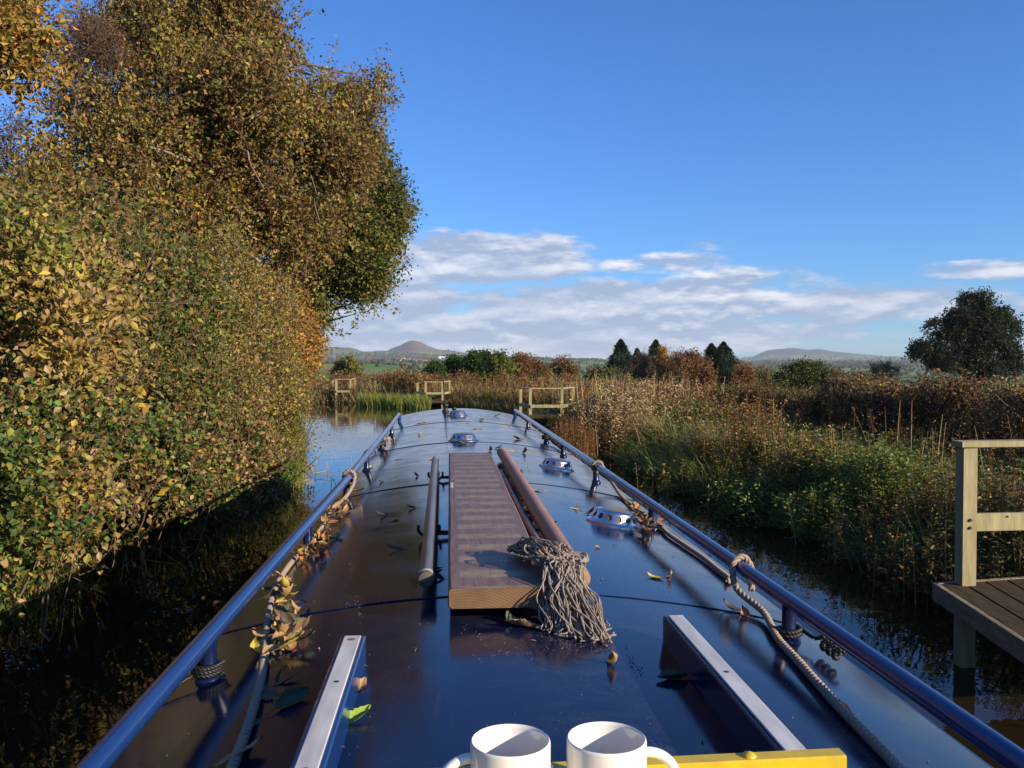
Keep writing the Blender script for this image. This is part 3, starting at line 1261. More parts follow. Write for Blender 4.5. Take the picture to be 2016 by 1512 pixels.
vent(1208, 1030, .106, 'pierced steel roof vent with a leaf heap against it')
vent(1096, 921, .106, 'pierced steel roof vent nearer the right handrail')
vent(913, 867, .115, 'middle roof vent beyond the far end of the plank')
vent(901, 818, .115, 'farthest small roof vent at the bow end')

# horn and whip at the bow end
p_ = roof_at(877, 811)
m_ = MB().lathe([(0, 0), (.05, 0), (.045, .02), (.03, .03), (.03, .07), (.04, .075), (.042, .10), (.02, .115), (0, .12)], p_, 20)
lamp_ = m_.build('bow_light', ironM, boat, smooth=True)
MB().tube([p_ + Vector((-.01, 0, .10)), p_ + Vector((-.03, 0, .46))], .008, 6).build('aerial', ironM, lamp_)
m_ = MB().lathe([(.0, 0), (.03, 0), (.025, .03), (0, .035)], roof_at(894, 806), 12)
m_.build('deck_fitting', ironM, boat, smooth=True)

# black pole racks
for yr in (3.32, 4.93):
    m_ = MB()
    zc = roofz(.16, yr)
    m_.beam((-.05, yr, zc + .012), (.40, yr, zc + .012), .028, .014)
    for xc, rr_ in ((-.078, .032), (.352, .040)):
        zc2 = 1.53 if xc < 0 else 1.535
        arc = [(xc + rr_ * math.sin(t) * 1.25, yr, zc2 - rr_ * math.cos(t) - (.0 if abs(t) < 1.5 else 0)) for t in np.linspace(-1.95, 1.95, 17)]
        m_.tube(arc, .006, 8)
        m_.tube([(xc, yr, zc2 - rr_), (xc, yr + .002, roofz(xc, yr) + .002)], .007, 8)
    m_.build('pole_rack', ironM, boat, smooth=True)

# stern: well deck and step where the crew stands
MB().box(RC - .9, RC + .9, -2.2, .6, .655, .68).build('stern_deck', darkblueM, boat)

# ================================================================ THINGS ON THE ROOF
plankM = bpy.data.materials.new('purple_brown_plank')
plankM.use_nodes = True
nt = plankM.node_tree
b_ = nt.nodes['Principled BSDF']
tc_ = nt.nodes.new('ShaderNodeTexCoord')


def tnode(nt, tc, scale, detail, st, rough=.6, dist=0):
    mp = nt.nodes.new('ShaderNodeMapping')
    mp.inputs['Scale'].default_value = st
    nt.links.new(tc.outputs['Object'], mp.inputs[0])
    t = nt.nodes.new('ShaderNodeTexNoise')
    t.inputs['Scale'].default_value = scale
    t.inputs['Detail'].default_value = detail
    t.inputs['Roughness'].default_value = rough
    t.inputs['Distortion'].default_value = dist
    nt.links.new(mp.outputs[0], t.inputs['Vector'])
    return t.outputs[0]


def mr(nt, v, a, c, lo=0.0, hi=1.0):
    r = nt.nodes.new('ShaderNodeMapRange')
    nt.links.new(v, r.inputs[0])
    r.inputs[1].default_value, r.inputs[2].default_value = a, c
    r.inputs[3].default_value, r.inputs[4].default_value = lo, hi
    return r.outputs[0]


def mth(nt, op, a, b, clamp=False):
    m_ = nt.nodes.new('ShaderNodeMath')
    m_.operation = op
    m_.use_clamp = clamp
    for i, v in enumerate((a, b)):
        if isinstance(v, (int, float)):
            m_.inputs[i].default_value = v
        else:
            nt.links.new(v, m_.inputs[i])
    return m_.outputs[0]


def mixc(nt, f, a, b):
    mx = nt.nodes.new('ShaderNodeMix')
    mx.data_type = 'RGBA'
    for k, v in (('Factor', f), ('A', a), ('B', b)):
        if isinstance(v, tuple):
            mx.inputs[k].default_value = (*v, 1)
        elif isinstance(v, (int, float)):
            mx.inputs[k].default_value = v
        else:
            nt.links.new(v, mx.inputs[k])
    return mx.outputs['Result']


# worn anti-slip bars every 19 cm: the paint is sandy there
sx = nt.nodes.new('ShaderNodeSeparateXYZ')
nt.links.new(tc_.outputs['Object'], sx.inputs[0])
yy = mth(nt, 'ADD', sx.outputs[1], mth(nt, 'MULTIPLY', tnode(nt, tc_, 7, 4, (1, 1, 1)), .05))
ph = mth(nt, 'FRACT', mth(nt, 'MULTIPLY', yy, 1 / .172), 0)
bar = mth(nt, 'MULTIPLY', mr(nt, ph, .06, .16), mr(nt, ph, .62, .50))
inx = mth(nt, 'MULTIPLY', mr(nt, sx.outputs[0], -.108, -.098), mr(nt, sx.outputs[0], .112, .100))
wear = mr(nt, tnode(nt, tc_, 16, 6, (1, 2.2, 1), .7), .36, .62)
barf = mth(nt, 'MULTIPLY', mth(nt, 'MULTIPLY', bar, inx), mth(nt, 'ADD', mth(nt, 'MULTIPLY', wear, .62), .06), True)
grain = tnode(nt, tc_, 24, 6, (2.2, .22, 3), .65, .8)
stain = mr(nt, tnode(nt, tc_, 4, 6, (1, .6, 1), .7), .38, .66)
base = mixc(nt, mr(nt, grain, .35, .65), (.115, .060, .045), (.22, .135, .095))
base = mixc(nt, mth(nt, 'MULTIPLY', stain, .55), base, (.22, .12, .075))
top = mixc(nt, barf, base, (.36, .30, .15))
drop = mr(nt, tnode(nt, tc_, 90, 3, (1, 1, 1)), .70, .76)
top = mixc(nt, mth(nt, 'MULTIPLY', drop, .5), top, (.38, .34, .28))
nt.links.new(top, b_.inputs['Base Color'])
b_.inputs['Roughness'].default_value = .5
bp_ = nt.nodes.new('ShaderNodeBump')
bp_.inputs['Strength'].default_value = .35
bp_.inputs['Distance'].default_value = .004
nt.links.new(mth(nt, 'ADD', grain, tnode(nt, tc_, 14, 6, (1, 1, 1))), bp_.inputs['Height'])
nt.links.new(bp_.outputs[0], b_.inputs['Normal'])
endM = bpy.data.materials.new('sawn_end_grain')
endM.use_nodes = True
nt = endM.node_tree
b_ = nt.nodes['Principled BSDF']
tc_ = nt.nodes.new('ShaderNodeTexCoord')
wv = nt.nodes.new('ShaderNodeTexWave')
wv.wave_type = 'RINGS'
wv.rings_direction = 'Y'
wv.inputs['Scale'].default_value = 44
wv.inputs['Distortion'].default_value = 1.2
wv.inputs['Detail'].default_value = 2
mp_ = nt.nodes.new('ShaderNodeMapping')
mp_.inputs['Location'].default_value = (.09, 0, .16)
nt.links.new(tc_.outputs['Object'], mp_.inputs[0])
nt.links.new(mp_.outputs[0], wv.inputs['Vector'])
c1 = mixc(nt, wv.outputs['Fac'], (.15, .078, .035), (.22, .125, .06))
c1 = mixc(nt, mth(nt, 'MULTIPLY', mr(nt, tnode(nt, tc_, 14, 5, (1, 1, 1)), .42, .62), .6), c1, (.12, .062, .03))
nt.links.new(c1, b_.inputs['Base Color'])
b_.inputs['Roughness'].default_value = .75

PX0, PX1, PY0, PY1, PZ0, PZ1 = -.004, .262, 2.215, 5.56, 1.531, 1.582
pl = thing('gang_plank', 'long purple brown gang plank with pale worn bars along the boat roof', 'plank', ((PX0 + PX1) / 2, (PY0 + PY1) / 2, PZ0))
b2_ = MB()
c_ = .007
xs = [(PX0, PZ0 + c_), (PX0, PZ1 - c_), (PX0 + c_ * .4, PZ1 - c_ * .4), (PX0 + c_, PZ1), (PX1 - c_, PZ1), (PX1 - c_ * .4, PZ1 - c_ * .4), (PX1, PZ1 - c_), (PX1, PZ0 + c_), (PX1 - c_, PZ0), (PX0 + c_, PZ0)]
ysl = np.linspace(PY0, PY1, 24)
vs = []
for k, y_ in enumerate(ysl):
    for (x_, z_) in xs:
        vs.append((x_ + .0012 * math.sin(y_ * 5 + z_ * 90), y_, z_ + .001 * math.sin(y_ * 3)))
n_ = len(xs)
b2_.add(vs, [(k * n_ + j, k * n_ + (j + 1) % n_, k * n_ + n_ + (j + 1) % n_, k * n_ + n_ + j) for k in range(23) for j in range(n_)])
bd = b2_.build('board', plankM, pl)
for yy_, sgn in ((PY0, -1), (PY1, 1)):
    ring = [((x_ - .131) * .985 + .131, yy_ + sgn * .0015, (z_ - 1.556) * .96 + 1.556) for (x_, z_) in xs]
    outer = [(x_, yy_, z_) for (x_, z_) in xs]
    MB().add(outer + ring, [(j, (j + 1) % n_, n_ + (j + 1) % n_, n_ + j) for j in range(n_)] + [tuple(n_ + j for j in range(n_))]).build('end_grain', endM, pl)
MB().box(.004, .017, 4.02, 4.17, PZ1 + .001, PZ1 + .0025).build('sticker', principled('pale_sticker', (.5, .52, .52), .5), pl)

poleGM = principled('grey_varnished_pole', (.055, .036, .024), .36, noise=(8, (.16, .12, .09), .45, 5, (4, .5, 4)), coat=.12, bump=(30, .2, .002))
poleRM = principled('reddish_wooden_pole', (.26, .105, .055), .5, spec=.35, noise=(10, (.40, .21, .12), .45, 6, (4, .45, 4)), bump=(34, .3, .002, (1, .4, 1)))
endwM = principled('worn_pole_end', (.32, .20, .09), .7, noise=(40, (.16, .09, .045), .5, 4))
greyendM = principled('dark_pole_end', (.09, .065, .045), .75, noise=(40, (.15, .12, .09), .5, 4))


def pole(name, label, cat, a, b, r0, r1, body, endm, band=None):
    a, b = Vector(a), Vector(b)
    t = thing(name, label, cat, (a + b) / 2 - Vector((0, 0, r0)))
    d = (b - a).normalized()
    pts = [a + (b - a) * (i / 12) for i in range(13)]
    MB().tube(pts, [r0 + (r1 - r0) * i / 12 for i in range(13)], 24, cap=False).build('shaft', body, t, smooth=True)
    for p, s_, r_ in ((a, -1, r0), (b, 1, r1)):
        m_ = MB().tube([p - d * s_ * .012, p + d * s_ * .001, p + d * s_ * .007, p + d * s_ * .0095, p + d * s_ * .0098],
                       [r_ * 1.03, r_ * 1.03, r_ * .93, r_ * .6, r_ * .02], 24)
        smooth_by_angle(m_.build('end_cap', endm, t), 50)
        if band:
            MB().tube([p - d * s_ * .05, p - d * s_ * .014], [r_ * 1.035] * 2, 24).build('band', band, t, smooth=True)
    return t


pole('boat_pole', 'dark grey boat pole lying in hooks left of the plank', 'pole', (-.066, 2.46, 1.548), (-.090, 5.62, 1.535), .0225, .0225, poleGM, greyendM, principled('white_band', (.32, .31, .29), .5))
pole('boat_pole', 'thick reddish wooden pole lying right of the plank', 'pole', (.357, 2.42, 1.552), (.352, 5.95, 1.545), .031, .033, poleRM, endwM, principled('ochre_band', (.38, .27, .12), .6))

# the string mop and its handle
rng = np.random.default_rng(11)
yarnM = principled('grey_brown_yarn', (.38, .31, .25), .95, noise=(26, (.17, .125, .095), .45, 6), bump=(380, .9, .002))
mop = thing('string_mop', 'old grey string mop flopped over the near end of the plank', 'mop', (.28, 2.2, 1.53))
MB().tube([(.292, 5.05, 1.530), (.294, 3.6, 1.533), (.296, 2.62, 1.560), (.30, 2.42, 1.60)], .0115, 14).build('handle', poleRM, mop, smooth=True)
for yb in (4.08, 4.72):
    MB().tube([(.2928, yb, 1.5325), (.2928, yb + .03, 1.5325)], .013, 14).build('green_tape', principled('green_tape', (.06, .22, .19), .5), mop)
ym = MB()
B0 = Vector((.292, 2.335, 1.602))
for k in range(310):
    part = k % 5
    if part < 2:      # tail that lies on the plank
        u, v = rng.random(), rng.normal()
        A = at(1000 + 70 * u, 1104 + 14 * v * .8 + 20 * u, 2.62 - .12 * u)
        A.z = PZ1 + .006 + abs(rng.normal()) * .014
        Bk = B0 + Vector((rng.normal() * .014, rng.normal() * .014, rng.normal() * .010))
        m1 = A.lerp(Bk, .35) + Vector((rng.normal() * .018, rng.normal() * .02, .018 + rng.random() * .022))
        m2 = A.lerp(Bk, .7) + Vector((rng.normal() * .018, rng.normal() * .02, .02 + rng.random() * .022))
        m1.z = max(m1.z, PZ1 + .01)
        pts = [A, m1, m2, Bk]
    else:             # skirt that drops over the end on to the roof
        u = rng.random() ** .9
        Bk = B0 + Vector((rng.normal() * .016, rng.normal() * .014, rng.normal() * .012))
        cx_ = 1070 + 126 * u
        cy_ = 1205 + 30 * u + 38 * (rng.random() ** .6)
        C_ = roof_at(cx_, cy_)
        C_.z += .004 + rng.random() * .012
        m1 = Bk.lerp(C_, .3) + Vector((rng.normal() * .012 - .004, -.010, .020 + rng.random() * .014))
        m2 = Bk.lerp(C_, .62) + Vector((rng.normal() * .020 - .006, -.004 + rng.normal() * .014, .010 + rng.random() * .018))
        m1.z += .004
        e2 = C_ + Vector((rng.normal() * .022, rng.normal() * .014, -.002))
        e2.z = max(e2.z, roofz(e2.x, e2.y) + .004)
        pts = [Bk + Vector((-.02, .02, -.005)), Bk, m1, m2, C_, e2]
    sp = spline(pts, 26)
    f1, f2, f3 = rng.uniform(22, 60), rng.uniform(0, 6), rng.uniform(.0025, .0075)
    q = []
    for i, p in enumerate(sp):
        t = i / 25
        q.append(p + Vector((math.sin(f2 + t * f1 * .55), math.cos(f2 * 2 + t * f1 * .4), .7 * math.sin(f2 * 3 + t * f1 * .5))) * f3)
    rad = rng.uniform(.0016, .0027)
    ym.tube(q, [rad * (1 + .25 * math.sin(i * 1.9 + f2)) for i in range(26)], 6)
# coiled loops where the yarn is bound
for k in range(26):
    c_ = B0 + Vector((rng.normal() * .020 + .004, rng.normal() * .016, .012 + rng.random() * .012))
    r_ = rng.uniform(.012, .026)
    ph_ = rng.uniform(0, 6)
    ax = Vector((rng.normal() * .3, -.5 + rng.normal() * .3, 1)).normalized()
    u_ = ax.orthogonal().normalized()
    v_ = ax.cross(u_)
    ym.tube([c_ + (u_ * math.cos(ph_ + t) + v_ * math.sin(ph_ + t)) * r_ * (1 + .1 * math.sin(3 * t)) for t in np.linspace(0, 5.2, 22)], .0031, 6)
ym.build('mop_head', yarnM, mop, smooth=True)

# ropes
ropeM = principled('pale_hemp_rope', (.40, .30, .22), .95, noise=(120, (.25, .18, .13), .4, 3), bump=(420, .9, .0015))
cordM = principled('black_cord', (.007, .007, .008), .5, noise=(90, (.02, .02, .02), .4, 3), bump=(300, .6, .001))


def rope(name, label, pts, r, mat, pitch=.055, dens=1.0, group=None):
    L_ = sum((Vector(pts[i + 1]) - Vector(pts[i])).length for i in range(len(pts) - 1))
    n = int(L_ / pitch * 9 * dens) + 8
    sp = spline(pts, n)
    m_ = MB()
    acc = [0]
    for i in range(1, n):
        acc.append(acc[-1] + (sp[i] - sp[i - 1]).length)
    ref = None
    fr = []
    for i in range(n):
        d = (sp[min(i + 1, n - 1)] - sp[max(i - 1, 0)]).normalized()
        if ref is None:
            ref = d.orthogonal().normalized()
        ref = (ref - d * ref.dot(d)).normalized()
        fr.append((ref.copy(), d.cross(ref)))
    for k in range(3):
        q = []
        for i in range(n):
            a = 2 * math.pi * (acc[i] / pitch + k / 3)
            q.append(sp[i] + (fr[i][0] * math.cos(a) + fr[i][1] * math.sin(a)) * r * .50)
        m_.tube(q, r * .56, 7)
    c = sum(sp, Vector()) / n
    o = m_.build(name, mat, None, loc=c, smooth=True)
    return tag(o, label, 'rope' if 'rope' in name else 'cord', group)


def R_(px, py, up=.012):
    return roof_at(px, py, up)


def ring_pts(x, y, z, r, n=9, a0=0.0, a1=2 * math.pi, lean=.0):
    return [Vector((x + r * math.cos(t), y + lean * math.sin(t) * r + (t - a0) * .003, z + r * math.sin(t))) for t in np.linspace(a0, a1, n)]


lx = -.555
kn = ring_pts(lx, 4.93, RAILZ, .031, 12, 3.6, 3.6 + 6.9)
rope('mooring_rope', 'pale rope tied to the left handrail and running down the roof among leaves',
     kn + [Vector((lx + .035, 4.88, RAILZ - .015)), Vector((lx + .03, 4.55, RAILZ - .05)), R_(655, 1000), R_(632, 1040), R_(600, 1078), R_(573, 1108), R_(551, 1140), R_(535, 1178),
           R_(526, 1225), R_(521, 1280), R_(514, 1335), R_(500, 1390), R_(483, 1445), R_(460, 1505), R_(438, 1570)], .0102, ropeM)
rx_ = .895
kn2 = ring_pts(rx_, 5.30, RAILZ, .031, 12, .4, .4 + 6.6)
rope('mooring_rope', 'pale rope knotted round the right handrail and laid along the roof edge inside it',
     kn2 + [Vector((rx_ + .045, 5.15, RAILZ - .05)), Vector((.94, 4.8, roofz(.94, 4.8) + .012)), Vector((.93, 4.4, roofz(.93, 4.4) + .012)), Vector((.945, 3.95, roofz(.945, 3.95) + .012)),
            Vector((.93, 3.72, roofz(.93, 3.7) + .013)), R_(1345, 1071), R_(1385, 1098), R_(1415, 1122), R_(1436, 1139), Vector((.925, 2.88, roofz(.925, 2.9) + .012))], .0102, ropeM)
_ly = at_z(1478, 1118, RAILZ).y
rope('mooring_rope', 'grey rope looped over the right handrail then trailing to the near edge',
     [Vector((.925, _ly, RAILZ - .07)), Vector((.932, _ly + .02, RAILZ - .01)), Vector((.905, _ly + .02, RAILZ + .030)), Vector((.868, _ly, RAILZ + .01)), Vector((.862, _ly - .05, RAILZ - .05)),
      R_(1503, 1205, .02), R_(1530, 1255), R_(1568, 1297), R_(1610, 1345), R_(1655, 1395), R_(1700, 1440), R_(1755, 1497), R_(1810, 1560)], .0102, ropeM)
# black cords round the stanchions
cpts = []
for t in np.linspace(0, 13, 40):
    cpts.append(Vector((.895 + (.030) * math.cos(t), 2.27 + .030 * math.sin(t), roofz(.895, 2.27) + .012 + t * .0016)))
cpts += [Vector((.945, 2.22, roofz(.94, 2.2) + .03))]
for t in np.linspace(0, 20, 44):
    cpts.append(Vector((.955 + .012 * math.sin(t), 2.20 - t * .0055, roofz(.955, 2.2) + .030 + .014 * math.cos(t))))
rope('black_cord', 'black cord wrapped round the foot of the nearest right stanchion', cpts, .006, cordM, .026)
cpts = []
for t in np.linspace(0, 19, 56):
    cpts.append(Vector((-.557 + .031 * math.cos(t), 2.07 + .031 * math.sin(t), roofz(-.555, 2.07) + .012 + t * .0013)))
cpts += [Vector((-.60, 2.04, roofz(-.6, 2.05) + .02)), Vector((-.64, 1.99, roofz(-.64, 2) + .012)), Vector((-.69, 1.95, roofz(-.69, 2) + .012)), Vector((-.74, 1.90, 1.33))]
rope('black_cord', 'black cord wrapped round the foot of the nearest left stanchion', cpts, .006, cordM, .026)
cpts = []
for t in np.linspace(0, 12, 30):
    cpts.append(Vector((.888 + .03 * math.cos(t), 8.1 + .03 * math.sin(t), roofz(.888, 8.1) + .03 + t * .003)))
cpts += [Vector((.93, 8.0, roofz(.93, 8.0) + .03)), Vector((.95, 7.6, roofz(.95, 7.6) + .02)), Vector((.94, 7.3, roofz(.94, 7.3) + .015))]
rope('black_cord', 'black cord tied to a far stanchion of the right handrail', cpts, .012, cordM, .04)
cpts = []
for t in np.linspace(0, 12, 30):
    cpts.append(Vector((-.572 + .03 * math.cos(t), 7.5 + .03 * math.sin(t), roofz(-.572, 7.5) + .03 + t * .003)))
cpts += [Vector((-.62, 7.4, roofz(-.6, 7.4) + .03)), Vector((-.68, 7.2, roofz(-.68, 7.2) + .03)), Vector((-.72, 7.0, 1.30))]
rope('black_cord', 'black cord tied to a far stanchion of the left handrail', cpts, .012, cordM, .04)

# mugs
mugM = principled('white_glazed_china', (.80, .77, .71), .12, coat=.5)


def mug(cx, cy, hdir, label):
    z0 = LZ + .001
    t = thing('mug', label, 'mug', (cx, cy, z0), 'white china mugs on the hatch')
    r, h = .0405, .096
    prof_ = [(0, .004), (.030, .004), (.031, 0), (.034, 0), (.0375, .003), (.0398, .010), (r, .02), (r, h - .003), (r - .0006, h - .0008), (r - .0017, h),
             (r - .0028, h - .0008), (r - .0034, h - .004), (r - .0034, .02), (r - .006, .011), (.028, .0075), (0, .007)]
    o = MB().lathe(prof_, (cx, cy, z0), 96).build('cup', mugM, t)
    smooth_by_angle(o, 50)
    pts = []
    for a in np.linspace(0, 1, 24):
        th = math.pi * (.5 - a)
        out_ = .034 * max(0, math.cos(th)) ** .8
        zz = h * .5 + .031 * math.sin(th) + .002
        pts.append(Vector((cx, cy, z0)) + Vector((math.cos(hdir), math.sin(hdir), 0)) * (r - .003 + out_) + Vector((0, 0, zz)))
    m_ = MB()
    m_.tube(pts, [.0052] * 24, 14)
    m_.build('handle', mugM, t, smooth=True)
    # milky tea low in the cup
    MB().lathe([(0, z0 + .018), (r - .0042, z0 + .018)], (cx, cy, 0), 48).build('tea', principled('tea', (.22, .13, .07), .08) if 'tea' not in MATS else MATS['tea'], t)


mz_ = LZ + .097
a_ = at_z(1005, 1456, mz_)
mug(a_.x, a_.y, math.radians(188), 'left white china mug, its handle turned to the left')
a_ = at_z(1194, 1451, mz_)
mug(a_.x, a_.y, math.radians(-4), 'right white china mug, its handle turned to the right')

# ================================================================ TIMBER FISHING PLATFORMS
def platform(label, posts, railz, midz, deckz, deck, near=False):
    """posts: list of (x, y); rails join them in order; deck: four corners (x, y)."""
    c = Vector((sum(p[0] for p in deck) / 4, sum(p[1] for p in deck) / 4, deckz))
    t = thing('fishing_platform', label, 'fishing platform', c, 'timber fishing platforms along the towpath bank')
    pw = .10
    for i, (x, y) in enumerate(posts):
        m_ = MB().box(x - pw / 2, x + pw / 2, y - pw / 2, y + pw / 2, -.6, railz - .02, .006)
        m_.build('post', woodM, t)
    for i in range(len(posts) - 1):
        a, b = Vector((*posts[i], 0)), Vector((*posts[i + 1], 0))
        d = (b - a).normalized()
        if near:
            a2, b2 = a - d * .075, b + d * .06
        else:
            a2, b2 = a - d * .05, b + d * .05
        MB().beam(a2 + Vector((0, 0, railz + .002 + .004 * i)), b2 + Vector((0, 0, railz + .002 + .004 * i)), .13 if near else .11, .042).build('top_rail', woodM, t)
        pr = d.cross(Vector((0, 0, 1))) * (.072 if not near else .0)
        if near:
            MB().beam(a + d * .052 + Vector((0, 0, midz)), b + Vector((0, 0, midz)), .045, .125).build('mid_rail', woodM, t)
        else:
            MB().beam(a + pr + Vector((0, 0, midz)), b + pr + Vector((0, 0, midz)), .04, .11).build('mid_rail', woodM, t)
    # deck boards with gaps
    A, B, C_, D = [Vector((*q, deckz)) for q in deck]     # A-B front edge (canal), D-C back edge
    n = 12 if near else 7
    m_ = MB()
    for k in range(n):
        u0, u1 = (k + .05) / n, (k + .93) / n
        p = [A.lerp(D, u0), B.lerp(C_, u0), B.lerp(C_, u1), A.lerp(D, u1)]
        lo = [q - Vector((0, 0, .035)) for q in p]
        m_.add(p + lo, [(0, 1, 2, 3), (7, 6, 5, 4), (0, 4, 5, 1), (1, 5, 6, 2), (2, 6, 7, 3), (3, 7, 4, 0)])
    m_.build('deck_board', deckM, t)
    for (p, q) in ((A, B), (A, D), (B, C_)):
        d = (q - p).normalized()
        out_ = d.cross(Vector((0, 0, 1)))
        ins = (C_ + A) / 2 - p
        if out_.dot(ins) > 0:
            out_ = -out_
        MB().beam(p + out_ * .022 - d * .03 - Vector((0, 0, .058)), q + out_ * .022 + d * .03 - Vector((0, 0, .058)), .04, .125).build('fascia_board', edgeM if near else deckM, t)
    return t


edgeM = principled('mossy_rotten_board', (.16, .11, .055), .85, noise=(7, (.27, .22, .13), .5, 6, (2, .8, 2)), bump=(18, .8, .015, (1, .5, 1)))
A_ = at_z(1851, 1150, .58)
B_ = at_z(2060, 1284, .58)
po = at_z(1898, 1310, 0)
platform('nearest fishing platform at the right edge, pale post and rail over a dark deck',
         [(po.x, po.y), (po.x + 1.9, po.y + .08)], 1.575, 1.02, .58,
         [(A_.x, A_.y), (B_.x, B_.y), (B_.x + 2.0, B_.y + .2), (A_.x + 2.2, A_.y + .35)], True)
_pf = [o for o in sc.objects if o.name.startswith('fishing_platform') and o.type == 'EMPTY'][0]
for z_ in (1.045, .99):
    MB().tube([(po.x, po.y - .048, z_), (po.x, po.y - .060, z_)], [.013, .010], 8).build('bolt', ironM, _pf)
MB().tube([(po.x + .30, po.y - .018 + .012, 1.06), (po.x + .30, po.y - .030 + .012, 1.06)], [.008, .006], 8).build('bolt', ironM, _pf)


def far_platform(label, xs, yy, d0, d1, z1, zm):
    p = [at(xs[0], yy, d1), at(xs[1], yy, d0), at(xs[2], yy, d0), at(xs[3], yy, d1)]
    pts = [(q.x, q.y) for q in p]
    dk = [(p[1].x - .15, p[1].y - .12), (p[2].x + .15, p[2].y - .12), (p[3].x + .2, p[3].y + .4), (p[0].x - .1, p[0].y + .4)]
    platform(label, pts, z1, zm, .34, dk)


far_platform('fishing platform just beyond the right end of the boat roof', (1025, 1044, 1106, 1128), 766, 30.6, 31.8, 1.25, .64)
far_platform('fishing platform straight ahead behind the bow, beside yellow rushes', (822, 838, 871, 885), 751, 42.6, 44.2, 1.22, .68)
far_platform('distant fishing platform across the canal bend in pale dry grass', (656, 662, 690, 699), 745, 47.6, 49.4, 1.26, .62)
far_platform('farthest fishing platform, half hidden behind the left hedge', (560, 566, 588, 595), 743, 52.4, 54.2, 1.30, .66)

# ================================================================ VEGETATION
G_ = {'olive': (.115, .105, .022), 'brown': (.15, .080, .028), 'dkbrown': (.080, .045, .022), 'green': (.055, .085, .018), 'dkgreen': (.025, .045, .012),
      'yellow': (.34, .25, .045), 'ygreen': (.17, .18, .035), 'orange': (.42, .19, .03), 'tan': (.30, .21, .10), 'pale': (.40, .33, .18), 'rust': (.20, .075, .025), 'ivy': (.022, .055, .018),
      'gold': (.27, .175, .04), 'grass': (.12, .19, .035), 'straw': (.42, .34, .17), 'purple': (.10, .055, .045)}


def P_(**k):
    return [(tuple(c * 1.22 for c in G_[a]), b) for a, b in k.items()]


pal_alder = [(tuple(c * 1.25 for c in q[0]), q[1]) for q in P_(olive=4, brown=2.6, gold=2.3, dkbrown=1.2, ygreen=1.4)]
pal_alder2 = P_(brown=4, dkbrown=2, gold=1.5, olive=2)
pal_oak = P_(green=2.5, olive=3, ygreen=2, gold=1.4)
pal_orange = P_(orange=3, gold=3, brown=2, yellow=1)
pal_hedge = P_(green=2, ygreen=2.4, olive=2.3, gold=2.6, brown=1.8, tan=1.1, yellow=.3)
pal_hedge2 = P_(gold=3, tan=2, olive=1.4, brown=2, ygreen=1.2, yellow=.8)
pal_bramble = P_(green=5, grass=1.6, ygreen=1.2, brown=1.4, tan=.8, yellow=.3, dkgreen=1)


def gz(x, y):
    return float(ground_z(x, y))


def tree(name, label, cat, trunk, tr, puffs, ns, per, leaf, pal, pal2=None, slen=.45, bark=barkM, twf=.12, lmat=leafM, seed=1, group=None,
         frac=1.0, hi=False, twr=.006, sprigs=0, **kw):
    r = np.random.default_rng(seed)
    t = thing(name, label, cat, (trunk[0][0], trunk[0][1], trunk[0][2]), group)
    tb, lb = limbs(r, trunk, tr, puffs, rmin=max(.012, tr * .07), frac=frac)
    tb.build('trunk', bark, t, smooth=True)
    if lb.V:
        lb.build('limbs', bark, t, smooth=True)
    L, b, sd_, ln = crown(r, puffs, ns, per, leaf, pal, slen, pal2=pal2, hi=hi, **kw)
    if sprigs:
        k3 = dict(kw)
        k3.update(carve=0, edge=1.0, shell=.95, spread=.12)
        _, b3, s3, l3 = crown(r, puffs, sprigs, per * 2, leaf * 1.05, pal, slen * 1.9, pal2=pal2, L=L, **k3)
        b, sd_, ln = np.concatenate([b, b3]), np.concatenate([sd_, s3]), np.concatenate([ln, l3])
    L.build('crown', lmat, t)
    if twf > 0:
        V, S, I = twig_mesh(r, b, sd_, ln, twr, twf)
        mesh_obj('twigs', V, S, I, twigM, t)
    return t


rng = np.random.default_rng(21)
# --- the tall alder that fills the upper left
A_list = [(330, 70, 19.5, 115), (430, 50, 20, 110), (250, 130, 19, 90), (490, 90, 20, 78), (560, 200, 19.5, 84), (470, 210, 18.5, 115), (350, 210, 18, 120),
          (640, 225, 20, 56), (690, 195, 20.5, 42), (735, 175, 21, 34), (750, 150, 21, 16), (725, 235, 21, 42), (755, 200, 21, 22), (620, 290, 19.5, 90), (520, 310, 18.5, 100), (410, 330, 18, 100),
          (290, 320, 17, 105), (170, 330, 16.5, 100), (100, 350, 16, 62), (160, 210, 17, 62), (650, 370, 20, 80), (700, 330, 20.5, 48), (590, 440, 19.5, 85), (480, 430, 18.5, 100),
          (360, 450, 17.5, 90), (530, 540, 19, 80), (250, 440, 16, 90), (120, 450, 15, 90), (450, 530, 18, 80), (420, -60, 20, 110), (300, -50, 20, 90), (470, -20, 20, 60), (10, 400, 15.5, 50)]
A_p = px_puffs(rng, A_list, 2, 2.4)
bx = at(392, 700, 19.0)
tk = [(bx.x, 19.0, gz(bx.x, 19.0) - .2), (bx.x + .1, 19.0, 3.2), at(385, 400, 19), at(410, 200, 19.2), at(400, 30, 19.4)]
alder = tree('alder_tree', 'tall brown-leaved tree with an ivy-clad trunk filling the upper left', 'tree', [tuple(Vector(q)) for q in tk], .26, A_p, 24000, 11, .092, pal_alder, pal_alder2,
             slen=.5, seed=3, twf=.35, twr=.008, frac=.55, aspect=.62, carve=.9, carve_t=-.15, shell=.05, sprigs=1300)
